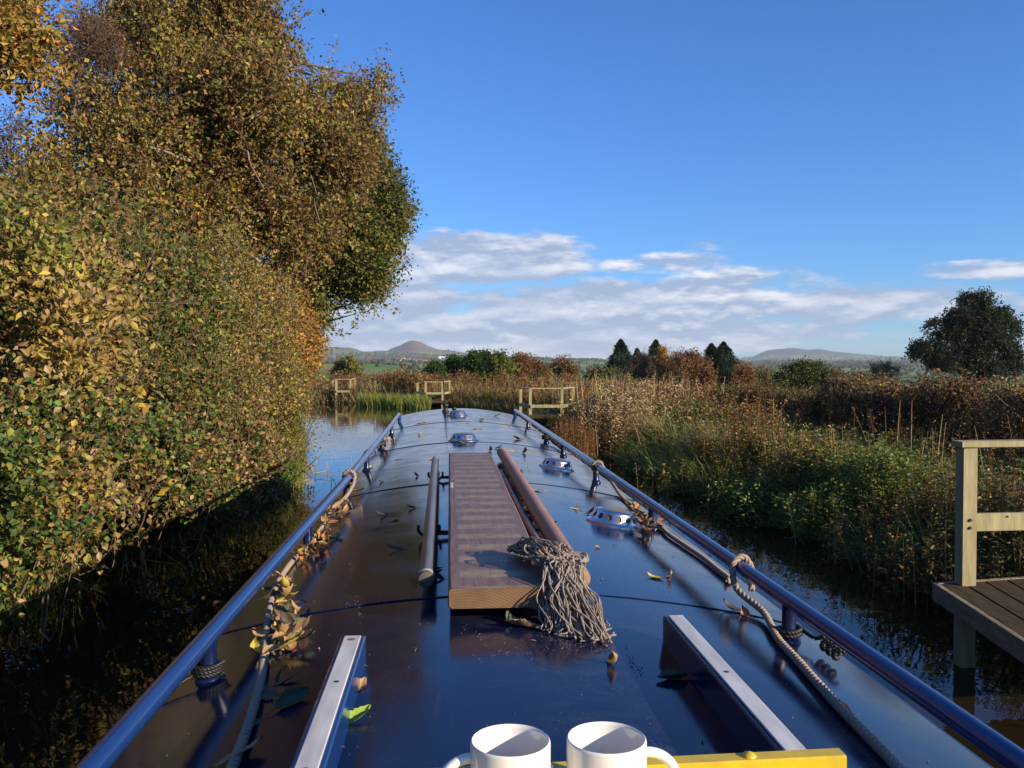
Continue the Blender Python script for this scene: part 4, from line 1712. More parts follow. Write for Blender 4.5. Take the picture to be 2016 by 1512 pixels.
# ivy on its trunk
L_, b_, s_, n_ = crown(np.random.default_rng(4), px_puffs(rng, [(378, 360, 18.6, 30), (385, 400, 18.6, 34), (380, 450, 18.5, 32), (350, 490, 18.4, 26), (395, 500, 18.4, 30), (380, 550, 18.4, 30), (430, 610, 18, 26)], 1, .4),
                       2300, 9, .085, P_(ivy=4, dkgreen=2, green=.7), .2, aspect=.9)
L_.build('ivy', leafM, alder)
# bare pale limbs that catch the sun in front of the crown
for k_, (pts_, r_) in enumerate([([(385, 430), (425, 455), (450, 468), (475, 492), (512, 515)], .05), ([(388, 330), (378, 318), (355, 312), (330, 300), (296, 290)], .04), ([(355, 312), (335, 306), (322, 318), (300, 330)], .018),
                                 ([(400, 300), (478, 292), (492, 322), (505, 345), (520, 372)], .02), ([(640, 470), (618, 400), (622, 380), (612, 345)], .018)]):
    q_ = spline([at(pts_[0][0], pts_[0][1], 18.9)] + [at(x, y, 17.2 - .45 * i) for i, (x, y) in enumerate(pts_[1:])], 10)
    MB().tube(q_, [r_ * (1 - .06 * i) for i in range(10)], 7).build('bare_limb', paleBarkM, alder, smooth=True)

# --- oak behind and to the right of it
B_list = [(745, 370, 25, 48), (775, 410, 25, 40), (740, 460, 25, 60), (765, 500, 25, 34), (690, 520, 25, 70), (735, 560, 25, 40), (650, 470, 25, 70), (640, 560, 25, 40), (690, 420, 25.5, 60),
          (705, 595, 24.5, 22), (722, 610, 24.5, 14), (620, 610, 24.5, 32), (640, 640, 24.5, 16), (600, 520, 26, 60), (560, 600, 26, 60), (600, 400, 26, 70), (720, 300, 26, 40)]
B_p = px_puffs(rng, B_list, 2, 2.6)
bx = at(560, 740, 25.5)
tree('oak_tree', 'green and gold oak leaning over the canal behind the brown tree', 'tree',
     [(bx.x, 25.5, gz(bx.x, 25.5) - .2), (bx.x + .1, 25.5, 2.5), tuple(at(585, 560, 25.5)), tuple(at(620, 430, 25.5)), tuple(at(650, 350, 25.6))], .24, B_p, 11500, 11, .10, pal_oak, P_(green=3, olive=2, dkgreen=1),
     slen=.5, seed=5, twf=.25, twr=.008, aspect=.62, frac=.8, carve=.8, carve_t=-.3, sprigs=520)

# --- orange field maple low on the bend
C_list = [(600, 690, 24, 34), (570, 640, 23.5, 52), (610, 660, 24.5, 24), (560, 700, 23, 50), (530, 640, 22.5, 55), (590, 730, 23, 36), (545, 590, 23, 44), (622, 690, 24.5, 14), (505, 690, 21.5, 55)]
C_p = px_puffs(rng, C_list, 2, 1.6)
bx = at(545, 790, 24)
tree('field_maple', 'orange-leaved maple low over the water at the end of the hedge', 'tree',
     [(bx.x, 24, gz(bx.x, 24) - .1), (bx.x, 24, 1.6), tuple(at(555, 690, 24)), tuple(at(560, 620, 24))], .12, C_p, 4600, 11, .085, pal_orange, P_(gold=3, brown=3, orange=1.2, olive=1),
     slen=.4, seed=6, twf=.25)

# --- yellow oak branch at the top left corner
D_list = [(30, 45, 13, 44), (75, 75, 13, 30), (20, 100, 12.6, 44), (55, 145, 12.8, 34), (10, 160, 12.5, 28), (95, 95, 13, 18), (55, 5, 13, 28), (-60, 60, 12.5, 80), (-90, 170, 12.5, 60)]
D_p = px_puffs(rng, D_list, 1, 1.2)
bx = at(-160, 600, 12.6)
tree('yellow_oak', 'yellow-leaved oak reaching in at the top left corner', 'tree',
     [(bx.x, 12.6, gz(bx.x, 12.6) - .1), (bx.x, 12.6, 3), tuple(at(-120, 300, 12.6)), tuple(at(-80, 60, 12.7))], .2, D_p, 1500, 10, .10, P_(gold=3, yellow=1.3, olive=1.6, orange=1.2, brown=1),
     slen=.4, seed=8, twf=.4, carve=.5, edge=.25, sprigs=120)

# --- thin purple-twigged shrub behind
E_list = [(180, 80, 17, 45), (215, 110, 17, 40), (150, 120, 17, 40), (30, 250, 16, 32), (15, 300, 16, 40)]
E_p = px_puffs(rng, E_list, 1, 1)
bx = at(120, 600, 16.5)
tree('bare_thorn_tree', 'half-bare thorn tree with purple twigs against the sky on the left', 'tree',
     [(bx.x, 16.5, gz(bx.x, 16.5) - .1), (bx.x, 16.5, 3), tuple(at(140, 260, 16.7)), tuple(at(170, 90, 17))], .1, E_p, 900, 9, .05, P_(purple=3, brown=2, dkbrown=2),
     slen=.45, seed=9, twf=.8, twr=.004, outward=.25, spread=.8)

# --- the left hedge: bushes standing side by side along the bank


def bush(name, label, cat, lst, ns, per, leaf, pal, pal2, seed, stem=(0, 0), slen=.4, copies=2, dd=.9, group=None, hi=False, twf=.2, extra=None, lobed=False, twr=.005, **kw):
    r = np.random.default_rng(seed)
    pf = px_puffs(r, lst, copies, dd)
    cx = sum(p[0] for p in pf) / len(pf)
    cy = sum(p[1] for p in pf) / len(pf)
    z0 = max(gz(cx, cy), -.05)
    t = thing(name, label, cat, (cx, cy, z0), group)
    m_ = MB()
    for k in range(min(len(pf), 14)):
        p = pf[int(r.integers(len(pf)))]
        sy = cy + r.normal() * .5
        s0 = Vector((min(cx + r.normal() * .35, float(xl(sy)) - .5), sy, .25))
        e = Vector(p[:3])
        md = s0.lerp(e, .5) + Vector((r.normal() * .12, r.normal() * .12, .25))
        m_.tube(spline([s0, md, e], 7), [.022 * (1 - i * .12) for i in range(7)], 5, cap=False)
    m_.build('stems', barkM, t, smooth=True)
    kw.setdefault('carve', .55)
    L, b, sd_, ln = crown(r, pf, ns, per, leaf, pal, slen, pal2=pal2, hi=hi, lobed=lobed, **kw)
    if extra:
        for (lst2, ns2, per2, leaf2, pal_2, kw2) in extra:
            crown(r, px_puffs(r, lst2, 1, .4), ns2, per2, leaf2, pal_2, L=L, **kw2)
    # arching shoots that stand out from the face of the hedge
    near = leaf_scale = sum(q[2] for q in lst) / len(lst)
    k3 = dict(kw)
    k3.update(carve=0, edge=1.0, shell=.95, spread=.16, droop=.25, up=.7)
    _, b3, s3, l3 = crown(r, pf, int(ns * .075), per + 5, leaf * 1.1, pal2 or pal, slen * 2.3, hi=hi, L=L, **k3)
    b, sd_, ln = np.concatenate([b, b3]), np.concatenate([sd_, s3]), np.concatenate([ln, l3])
    L.build('foliage', leafM, t)
    V, S, I = twig_mesh(r, b, sd_, ln, twr, twf)
    mesh_obj('twigs', V, S, I, twigM, t)
    m2 = MB()
    for k in range(18):
        q = pf[int(r.integers(len(pf)))]
        c0 = Vector(q[:3])
        o1 = c0 + Vector((q[3] * r.uniform(.5, .95), -q[3] * r.uniform(.3, .9), r.uniform(-.7, -.1)))
        e1 = o1 + Vector((r.normal() * .4 + .1, r.normal() * .4, r.uniform(.3, 1.0)))
        m2.tube(spline([c0 + Vector((0, 0, -.5)), o1, o1.lerp(e1, .55) + Vector((.08, -.05, .05)), e1], 9), [.0075 * (1 - i * .09) for i in range(9)], 4, cap=False)
    m2.build('shoots', twigM, t)
    return t


HG = 'bushes of the left bank hedge'
bush('hawthorn_bush', 'yellowing hedge bush at the left edge with large gold leaf sprays', 'bush',
     [(40, 470, 8.5, 90), (130, 540, 8.5, 90), (40, 600, 8, 100), (130, 680, 7.8, 90), (30, 740, 7.6, 90), (-60, 560, 8, 120), (200, 600, 9, 70), (190, 720, 8.5, 70), (-80, 760, 7.5, 110)],
     4300, 9, .062, pal_hedge, pal_hedge2, 31, slen=.26, hi=True, group=HG, dd=.7,
     extra=[([(130, 620, 7.2, 70), (160, 720, 7.2, 60), (110, 690, 7.1, 50), (200, 800, 7.2, 30)], 90, 8, .085, P_(gold=3, yellow=1.4, tan=1.5), dict(slen=.34, hi=True, aspect=.42)),
            ([(60, 500, 7.6, 60), (150, 560, 7.8, 50)], 50, 8, .075, P_(yellow=1, ygreen=3), dict(slen=.3, hi=True, aspect=.5))])
bush('bramble_bush', 'low bramble and hawthorn overhanging the water at the left edge', 'bush',
     [(40, 850, 7.0, 90), (150, 850, 7.4, 80), (40, 960, 6.6, 80), (140, 960, 7.0, 75), (60, 1040, 6.4, 55), (-60, 900, 6.5, 110), (-60, 1040, 6.2, 80), (230, 900, 8, 60), (170, 1020, 7, 35), (20, 1080, 6.3, 50), (-30, 1140, 6.0, 60), (80, 1100, 6.3, 36), (200, 990, 7.2, 40)],
     3900, 9, .055, pal_bramble, pal_hedge2, 32, slen=.24, hi=True, group=HG, dd=.5, aspect=.72, twf=.35,
     extra=[([(50, 1050, 5.9, 46), (60, 960, 5.9, 26), (170, 1060, 6.2, 22), (30, 900, 6.0, 40)], 110, 6, .055, P_(green=4, ygreen=1), dict(slen=.25, hi=True, aspect=.72)),
            ([(25, 930, 5.9, 14), (230, 1040, 6.6, 8), (270, 790, 7.6, 22), (20, 870, 6, 12)], 7, 4, .085, P_(yellow=1), dict(slen=.12, hi=True, aspect=.6))])
bush('hawthorn_bush', 'dense green and brown hedge bush right of the gold-sprayed one', 'bush',
     [(280, 560, 11, 90), (360, 600, 11.5, 90), (270, 680, 10, 90), (360, 720, 10.5, 85), (290, 800, 9.4, 80), (240, 740, 9.2, 60), (390, 800, 10.4, 70)],
     4600, 10, .058, P_(green=3.4, ygreen=2.2, olive=2, gold=1.2, brown=1.4, tan=.7), P_(olive=3, brown=2, green=3), 33, slen=.3, hi=True, group=HG, dd=.9, twf=.3)
bush('bramble_bush', 'bramble mound spilling over the water in the middle of the left hedge', 'bush',
     [(290, 900, 8.6, 75), (390, 890, 9.6, 70), (350, 950, 8.9, 55), (460, 880, 10.8, 60), (480, 940, 10.4, 45), (250, 960, 8.2, 50), (420, 960, 9.5, 45), (510, 930, 11.4, 40)],
     3600, 10, .050, pal_bramble, P_(tan=2, brown=3, gold=1.5), 34, slen=.24, hi=True, group=HG, dd=.5, aspect=.75, twf=.45,
     extra=[([(400, 905, 9, 30), (330, 960, 8.2, 14)], 8, 4, .08, P_(yellow=2, gold=1), dict(slen=.14, hi=True, aspect=.6))])
bush('hazel_bush', 'olive hedge bush below the tall tree, halfway along the left bank', 'bush',
     [(430, 560, 14, 70), (500, 600, 14.5, 70), (440, 660, 13, 80), (520, 690, 14.5, 60), (450, 750, 12.5, 70), (540, 760, 15, 50), (480, 820, 12.5, 60), (550, 820, 15, 45), (400, 640, 13, 70)],
     4700, 10, .058, pal_hedge, pal_hedge2, 35, slen=.34, group=HG, dd=1.0, twf=.3)
bush('willow_bush', 'low willow at the far end of the left hedge, hanging to the waterline', 'bush',
     [(560, 770, 18, 40), (575, 820, 17, 30), (540, 850, 15, 42), (520, 800, 16, 48), (570, 860, 15.5, 22), (590, 780, 19, 16), (500, 870, 13.5, 45), (550, 740, 19, 40)],
     3600, 10, .055, P_(ygreen=3, olive=3, gold=2, green=1.4), pal_hedge, 36, slen=.34, group=HG, dd=1.0, aspect=.4)
# backing so that the hedge is as deep as a real one
bush('hazel_bush', 'tall hazel standing behind the left end of the hedge', 'bush',
     [(60, 500, 12, 75), (180, 520, 12.5, 80), (20, 580, 12, 110), (180, 590, 13, 100), (300, 600, 14, 90), (100, 680, 11, 120), (240, 700, 12, 100), (360, 720, 13, 100), (-100, 540, 11, 130)],
     3000, 10, .09, pal_hedge, pal_alder, 37, slen=.45, group=HG, dd=1.5, twr=.009)

r_ = np.random.default_rng(39)  # foliage added behind the hedge face to block sky reflected in the water
ug = []
for k in range(150):
    y_ = r_.uniform(1.5, 21)
    x_ = float(xl(y_)) - r_.uniform(.15, 2.6)
    ug.append((x_, y_, r_.uniform(.1, 2.6), .6, .7, .6))
L_, b_u, s_u, n_u = crown(r_, ug, 5200, 9, .085, P_(dkgreen=3, green=2, brown=3, olive=2), .4, pal2=P_(brown=3, dkbrown=2))
L_.quads(*[np.zeros((0, 3))] * 3, np.zeros(0), np.zeros(0), .1, np.zeros((0, 3)))
ug = []
for k in range(300):
    y_ = r_.uniform(1.0, 17)
    ug.append((float(xl(y_)) - r_.uniform(.7, 4.2), y_, r_.uniform(.3, 4.2), .7, .8, .7))
crown(r_, ug, 7500, 9, .10, P_(dkgreen=2, green=2, brown=3, olive=3), .45, L=L_)
tag(Bag().leaves(L_).build('added_dark_backing', leafM), kind='stuff')
# unseen hazels beside the stern, added so the water reflects foliage
for k, (y_, s_) in enumerate(((3.0, 401), (-1.5, 402), (-6.0, 403))):
    r2 = np.random.default_rng(s_)
    pf = [(-5.2 + r2.normal() * .5, y_ + r2.normal() * 1.0, r2.uniform(.8, 5.2), .9, 1.0, .8) for q in range(20)]
    t = thing('hazel_bush', 'unseen tall hazel beside the stern, added for the reflections', 'bush', (-5.2, y_, .4), HG)
    MB().tube([(-5.2, y_, .2), (-5.1, y_ + .2, 3), (-5.0, y_ + .1, 5)], [.06, .04, .01], 7).build('stems', barkM, t)
    L, b, sd_, ln = crown(r2, pf, 1500, 9, .09, pal_hedge, .45, pal2=pal_alder)
    L.build('foliage', leafM, t)

# --- reeds, rushes and grass of the left bank edge
lb_rng = np.random.default_rng(51)


def strip_points(rng, n, y0, y1, side, o0, o1):
    y = rng.uniform(y0, y1, n)
    o = rng.uniform(o0, o1, n)
    x = (xl(y) - o) if side < 0 else (xr(y) + o)
    z = np.maximum(ground_z(x, y), -.02)
    return np.stack([x, y, z], 1)


bg = Bag()
p = strip_points(lb_rng, 4500, 1.0, 10.5, -1, -.35, .7)
bg.add(*blades(lb_rng, p, lb_rng.uniform(.2, .6, len(p)), .011, P_(grass=2, green=3, brown=1.5, tan=1), .5, 1.2))
p = strip_points(lb_rng, 5200, 10.5, 17.5, -1, -.45, .7)
bg.add(*blades(lb_rng, p, lb_rng.uniform(.25, .75, len(p)), .011, P_(grass=3, green=2, ygreen=1.5), .35, .9))
p = strip_points(lb_rng, 2500, 17.5, 40, -1, -.4, .5)
bg.add(*blades(lb_rng, p, lb_rng.uniform(.3, .8, len(p)), .016, P_(grass=2, olive=2, tan=1.5), .3, .8))
lg = bg.build('bank_grass', leafM)
tag(lg, kind='stuff')
# bent yellow reed stems standing in the water at the end of the hedge
m_ = MB()
for k in range(150):
    y_ = lb_rng.uniform(9.0, 19)
    x_ = float(xl(y_)) + abs(lb_rng.normal()) * .42 + .05
    h_ = lb_rng.uniform(.06, .30)
    a = lb_rng.uniform(0, 6.28)
    l_ = lb_rng.uniform(.08, .35)
    q = [(x_, y_, -.05), (x_ + .03 * math.cos(a), y_ + .03 * math.sin(a), h_), (x_ + l_ * math.cos(a + 1), y_ + l_ * math.sin(a + 1), max(.004, h_ * lb_rng.uniform(0, .8)))]
    m_.tube(q, .0055, 4, cap=False)
tag(m_.build('broken_reeds', principled('yellow_reed', (.38, .27, .08), .7)), kind='stuff')

# --- right bank
rb_rng = np.random.default_rng(61)
bg = Bag()
# dark waterside fringe
p = strip_points(rb_rng, 9000, 3, 34, 1, -.35, .55)
bg.add(*blades(rb_rng, p, rb_rng.uniform(.2, .62, len(p)), .012, P_(green=3, grass=1, dkgreen=2, olive=2, tan=.6, brown=1), .5, .9))
# towpath side grass
p = strip_points(rb_rng, 19000, 4, 34, 1, .4, 3.4)
bg.add(*blades(rb_rng, p, rb_rng.uniform(.25, .62, len(p)) * np.interp(p[:, 1], [4, 12, 20], [.9, .85, .6]), .011, P_(grass=4, green=2, ygreen=1.5, tan=1.6, olive=1), .5, .9))
p = strip_points(rb_rng, 1300, 9, 36, 1, .5, 2.6)
bg.add(*blades(rb_rng, p, rb_rng.uniform(.3, .65, len(p)), .008, P_(straw=2, tan=3, brown=2), .5, .8))
p = strip_points(rb_rng, 16000, 5, 60, 1, 3.0, 8)
bg.add(*blades(rb_rng, p, rb_rng.uniform(.12, .4, len(p)), .02, P_(grass=4, green=3, tan=1), .35, .8))
# far bank, beyond the bow and round the bend
p = strip_points(rb_rng, 8000, 33, 48.5, 1, -.3, 3)
bg.add(*blades(rb_rng, p, rb_rng.uniform(.3, .8, len(p)), .022, P_(tan=1.5, brown=3, olive=3, grass=1.5, dkbrown=2), .45, .8))
p = strip_points(rb_rng, 8000, 43, 56, 1, -.2, 6)
bg.add(*blades(rb_rng, p, rb_rng.uniform(.3, 1.0, len(p)), .026, P_(straw=1.6, tan=3, brown=3, olive=1.5, dkbrown=1.5), .4, .7))
tag(bg.build('bank_grass', dryM), kind='stuff')

# yellow-green rushes in front of the bow platform
bg = Bag()
n_ = 2600
x_ = rb_rng.uniform(-4.6, -.9, n_)
y_ = 41.6 + (x_ + .9) * -.95 + rb_rng.normal(size=n_) * .5
bg.add(*blades(rb_rng, np.stack([x_, y_, np.full(n_, -.05)], 1), rb_rng.uniform(.4, .85, n_), .03, P_(ygreen=3, grass=3, yellow=1.6), .14, .35))
rs = bg.build('rush_bed', leafM, None, (-2.8, 43, 0))
tag(rs, 'yellow-green rush bed in the water left of the bow platform', 'rushes')


def stalk_plants(rng, base, h, leaf, pal, per=16, top=.25, spread=.10, stem=.006, droop=.3, aspect=.4, stem_pal=None, nfrac=1.0, lean=.08):
    """Upright stems with leaves or seed heads up their length: base (N,3), h (N)."""
    n = len(base)
    bag = Bag()
    V, C, S, I, d0 = blades(rng, base, h, stem * 2, stem_pal or P_(brown=3, dkbrown=2, tan=.7), lean, .12, tip=.4)
    bag.add(V, C, S, I)
    t = top + (1 - top) * rng.random((n, per))
    pos = base[:, None, :] + d0[:, None, :] * (t * h[:, None])[:, :, None]
    a = rng.uniform(0, 2 * np.pi, (n, per))
    out = np.stack([np.cos(a), np.sin(a), np.full_like(a, .5 - droop)], -1)
    taper = (1.15 - t)[:, :, None]
    pos = pos + out * spread * taper * rng.random((n, per, 1))
    L = Leaves()
    col = np.clip(pick(rng, pal, n * per) * np.repeat(rng.uniform(.75, 1.25, n), per)[:, None], .003, .8)
    sz = leaf * rng.uniform(.6, 1.3, n * per)
    nr = nrmz(rng.normal(size=(n * per, 3)) * .7 + np.array([.3, -.3, .8]))
    L.quads(pos.reshape(-1, 3), nrmz(out.reshape(-1, 3) + rng.normal(size=(n * per, 3)) * .35), nr, sz, sz * aspect, .15, col)
    return bag.leaves(L)


def clump(name, label, cat, px, py, d, rx, ry, n, h0, h1, leaf, pal, group=None, mat=dryM, **kw):
    """A clump of stalks whose foot is seen near (px, py) at distance d."""
    r = np.random.default_rng(int(px * 7 + d * 13))
    c = at(px, py, d)
    a = r.normal(size=(n, 2)) * .5
    x, y = c.x + a[:, 0] * rx, c.y + a[:, 1] * ry
    z = np.maximum(ground_z(x, y), -.02)
    h = r.uniform(h0, h1, n) * (1 - .25 * np.minimum(1, np.hypot(a[:, 0], a[:, 1])))
    bag = stalk_plants(r, np.stack([x, y, z], 1), h, leaf, pal, **kw)
    return tag(bag.build(name, mat, None, (c.x, c.y, gz(c.x, c.y))), label, cat, group)


SG = 'dead seed-head clumps on the right bank'
clump('willowherb_clump', 'big fluffy pale-brown seed-head clump right of the bow, tallest of the bank', 'plant', 1205, 820, 20.5, .78, .9, 460, 1.25, 1.75, .06, P_(tan=4, brown=.6, pale=3), SG, per=60, top=.25, spread=.19)
clump('willowherb_clump', 'darker red-brown clump against the left side of the fluffy pale one', 'plant', 1128, 835, 19.5, .6, .8, 240, .7, 1.15, .04, P_(rust=2, brown=3, dkbrown=2), SG, per=30, top=.2, spread=.12)
clump('willowherb_clump', 'tall rusty dock-like stalks in the middle of the right bank', 'plant', 1462, 860, 14.8, .75, .9, 95, 1.05, 1.55, .05, P_(rust=2, brown=3, tan=2), SG, per=34, top=.25, spread=.13)
clump('willowherb_clump', 'brown tangle of dead stalks between the fluffy clump and the rusty stalks', 'plant', 1350, 850, 17, 1.5, 1.2, 110, .4, .7, .05, P_(tan=1.4, brown=2, olive=3, green=2), SG, per=44, top=.1, spread=.2, lean=.45)
clump('willowherb_clump', 'golden leafy stalks standing lit just right of the rusty ones', 'plant', 1565, 900, 12.4, .55, .6, 85, .7, 1.1, .055, P_(gold=3, ygreen=2, tan=2, brown=1.4), SG, mat=leafM, per=30, top=.1, spread=.13, aspect=.5)
NG = 'nettle clumps on the right bank'
clump('nettle_clump', 'sunlit green nettle clump midway between the golden stalks and the nearest platform', 'plant', 1690, 930, 10.6, .95, .8, 230, .55, .85, .06, P_(grass=4, green=1, ygreen=2.5), NG, mat=leafM, per=34, top=.1, spread=.12, aspect=.5)
clump('nettle_clump', 'dark green nettle clump nearest the water below the golden stalks', 'plant', 1560, 960, 12.0, 1.0, .8, 220, .4, .7, .06, P_(grass=2, green=3, olive=2, ygreen=1), NG, mat=leafM, per=30, top=.1, spread=.13, aspect=.5)
clump('nettle_clump', 'green and brown weeds below the rusty stalks', 'plant', 1440, 920, 14.2, 1.1, .9, 240, .4, .75, .055, P_(green=2, olive=3, gold=1.5), NG, mat=leafM, per=28, top=.1, spread=.14, aspect=.5)
clump('nettle_clump', 'brown-topped weeds directly left of the nearest platform post', 'plant', 1820, 980, 8.9, .85, .7, 210, .5, .95, .045, P_(olive=3, brown=3, green=2, tan=1), NG, mat=leafM, per=30, top=.15, spread=.11, aspect=.45)
clump('nettle_clump', 'weeds and nettles behind the nearest platform rails', 'plant', 1990, 1010, 7.6, 1.1, .7, 260, .6, 1.05, .05, P_(green=3, olive=2, brown=2, tan=1), NG, mat=leafM, per=30, top=.15, spread=.11, aspect=.45)
for (x0_, y0_, d0_, s0_) in ((1905, 850, 11.5, 'pale bare stalks in front of the dark hedge at the right edge'), (1760, 870, 13, 'pale bare stalks in front of the dark hedge, left group')):
    clump('bare_stalks', s0_, 'plant', x0_, y0_, d0_, 1.7, .8, 48, .7, 1.25, .03, P_(tan=2, brown=3, purple=2), 'bare stalks before the hedge', per=20, top=.45, spread=.2, stem_pal=P_(tan=3, brown=3), lean=.16, stem=.005)

# tussocks of long arching grass at the water's edge
for (px_, py_, d_, n_, h_, lb_) in ((1262, 925, 17.5, 260, .75, 'arching grass tussock at the waterline left of the iris'), (1345, 935, 15.6, 320, .8, 'bright grass tussock at the waterline right of the iris'),
                                    (1420, 955, 14.0, 320, .8, 'grass tussock hanging over the water below the rusty stalks'), (1500, 985, 12.6, 300, .7, 'green tussock at the waterline below the golden stalks'),
                                    (1640, 1020, 10.6, 300, .65, 'shaded tussock at the waterline below the lit nettles'), (1290, 860, 19.5, 420, .8, 'straw-tipped tussock between the fluffy clump and the iris'),
                                    (1400, 880, 16.2, 420, .75, 'straw-tipped tussock in front of the brown tangle'), (1760, 1080, 9.0, 240, .65, 'dark tussock by the water left of the nearest platform')):
    r_ = np.random.default_rng(int(px_) + 7)
    c_ = at(px_, py_, d_)
    x0_ = max(c_.x, float(xr(d_)) - .1)
    bs = np.stack([x0_ + r_.normal(size=n_) * .22, d_ + r_.normal(size=n_) * .3, np.zeros(n_)], 1)
    bs[:, 2] = np.maximum(ground_z(bs[:, 0], bs[:, 1]), -.02)
    pal_ = P_(grass=4, ygreen=2, tan=1) if 'straw' not in lb_ else P_(grass=2, ygreen=2, straw=3, tan=2)
    V, C, S, I, _ = blades(r_, bs, r_.uniform(.6, 1.1, n_) * h_ * 1.15, .014, pal_, .38, 1.5, bias=(-.25, 0, 0), seg=4, tip=.08)
    tag(mesh_obj('grass_tussock', V, S, I, leafM, None, (x0_, d_, gz(x0_, d_)), tint=C), lb_, 'grass tussock', 'grass tussocks at the right waterline')

# iris leaves
for (px_, py_, d_, n_, h_, lb_) in ((1306, 945, 15.2, 11, .75, 'lit green iris blades rising from the water by the right bank'), (1845, 1150, 7.9, 12, .75, 'dim iris blades leaning beside the nearest platform post')):
    r_ = np.random.default_rng(int(px_))
    c_ = at(px_, py_, d_)
    bs = np.stack([c_.x + r_.normal(size=n_) * .04, c_.y + r_.normal(size=n_) * .04, np.full(n_, -.03)], 1)
    V, C, S, I, _ = blades(r_, bs, r_.uniform(.65, 1.1, n_) * h_ * 1.1, .045, P_(green=1, grass=3), .25, .3, bias=(-.45, 0, 0), seg=4, tip=.05)
    tag(mesh_obj('iris_plant', V, S, I, leafM, None, (c_.x, c_.y, 0), tint=C), lb_, 'iris')

# the hedge beyond the towpath, its near face in its own shade
hr = np.random.default_rng(71)


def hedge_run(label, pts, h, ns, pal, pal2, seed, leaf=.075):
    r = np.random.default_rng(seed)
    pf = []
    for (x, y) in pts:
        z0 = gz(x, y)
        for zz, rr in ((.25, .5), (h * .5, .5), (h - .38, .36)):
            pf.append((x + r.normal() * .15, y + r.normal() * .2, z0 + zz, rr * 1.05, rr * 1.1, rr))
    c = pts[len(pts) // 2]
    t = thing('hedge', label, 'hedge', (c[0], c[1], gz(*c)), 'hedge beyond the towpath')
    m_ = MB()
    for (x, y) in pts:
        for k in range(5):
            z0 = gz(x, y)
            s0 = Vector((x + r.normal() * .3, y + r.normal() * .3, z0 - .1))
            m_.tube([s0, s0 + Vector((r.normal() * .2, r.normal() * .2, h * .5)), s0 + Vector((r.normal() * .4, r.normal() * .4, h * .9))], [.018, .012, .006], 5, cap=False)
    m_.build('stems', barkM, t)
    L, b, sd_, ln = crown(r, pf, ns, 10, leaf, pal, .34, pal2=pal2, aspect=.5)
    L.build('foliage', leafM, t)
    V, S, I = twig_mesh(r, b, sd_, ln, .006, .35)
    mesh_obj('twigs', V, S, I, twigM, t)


def line(a, b, n):
    return [(a[0] + (b[0] - a[0]) * i / (n - 1), a[1] + (b[1] - a[1]) * i / (n - 1)) for i in range(n)]


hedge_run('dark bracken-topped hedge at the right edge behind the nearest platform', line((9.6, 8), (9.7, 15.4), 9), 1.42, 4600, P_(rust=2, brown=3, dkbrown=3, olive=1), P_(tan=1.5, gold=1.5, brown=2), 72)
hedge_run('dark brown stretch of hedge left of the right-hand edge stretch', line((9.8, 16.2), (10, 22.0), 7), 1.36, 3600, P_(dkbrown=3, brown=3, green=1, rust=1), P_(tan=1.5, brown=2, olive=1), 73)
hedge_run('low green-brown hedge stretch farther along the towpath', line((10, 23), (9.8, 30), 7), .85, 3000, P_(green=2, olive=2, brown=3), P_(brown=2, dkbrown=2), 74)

# bracken: brown ground cover beyond the bow
def mass(name, regions, ns, leaf, pal, pal2, seed, per=10, slen=.4, mat=leafM, **kw):
    r = np.random.default_rng(seed)
    pf = []
    for (x0, x1, y0, y1, n, h) in regions:
        for k in range(n):
            x, y = r.uniform(x0, x1), r.uniform(y0, y1)
            if x < float(xr(y)) + .8:
                continue
            z = gz(x, y)
            hh = h * r.uniform(.6, 1.15)
            pf.append((x, y, z + hh * .38, r.uniform(.5, .9), r.uniform(.5, .9), hh * .36))
    L, b, sd_, ln = crown(r, pf, ns, per, leaf, pal, slen, pal2=pal2, **kw)
    bag = Bag().leaves(L)
    return tag(bag.build(name, mat), kind='stuff')


mass('bracken', [(4.5, 9.5, 26, 36, 40, .6), (2, 12, 34, 46, 90, 1.0), (-4, 7, 45, 60, 100, 1.5), (7, 16, 45, 60, 60, .9), (-12, -2, 50, 66, 70, 1.4), (-26, -10, 58, 76, 60, 1.6), (9, 22, 30, 60, 80, .8)],
     15000, .11, P_(rust=3, brown=4, gold=1, tan=1), P_(brown=3, dkbrown=2, olive=1), 81, per=10)
mass('bank_scrub', [(5.6, 8.2, 19, 30, 30, .6), (5.5, 8, 10, 18, 18, .35), (14, 40, 14, 60, 120, .8), (22, 60, 20, 90, 100, .9)], 9000, .10, P_(green=3, olive=3, brown=2), P_(brown=3, tan=1), 82, per=9)
# feathery reed plumes along the skyline of the bank
r_ = np.random.default_rng(83)
x_ = r_.uniform(1.5, 9.5, 260)
y_ = r_.uniform(29, 38, 260)
k_ = x_ > xr(y_) + .3
x_, y_ = x_[k_], y_[k_]
bag = stalk_plants(r_, np.stack([x_, y_, ground_z(x_, y_)], 1), r_.uniform(.9, 1.45, len(x_)), .05, P_(tan=3, pale=2, brown=2), per=16, top=.6, spread=.06, lean=.16, stem=.007, stem_pal=P_(straw=2, tan=2))
tag(bag.build('reed_plumes', dryM), kind='stuff')


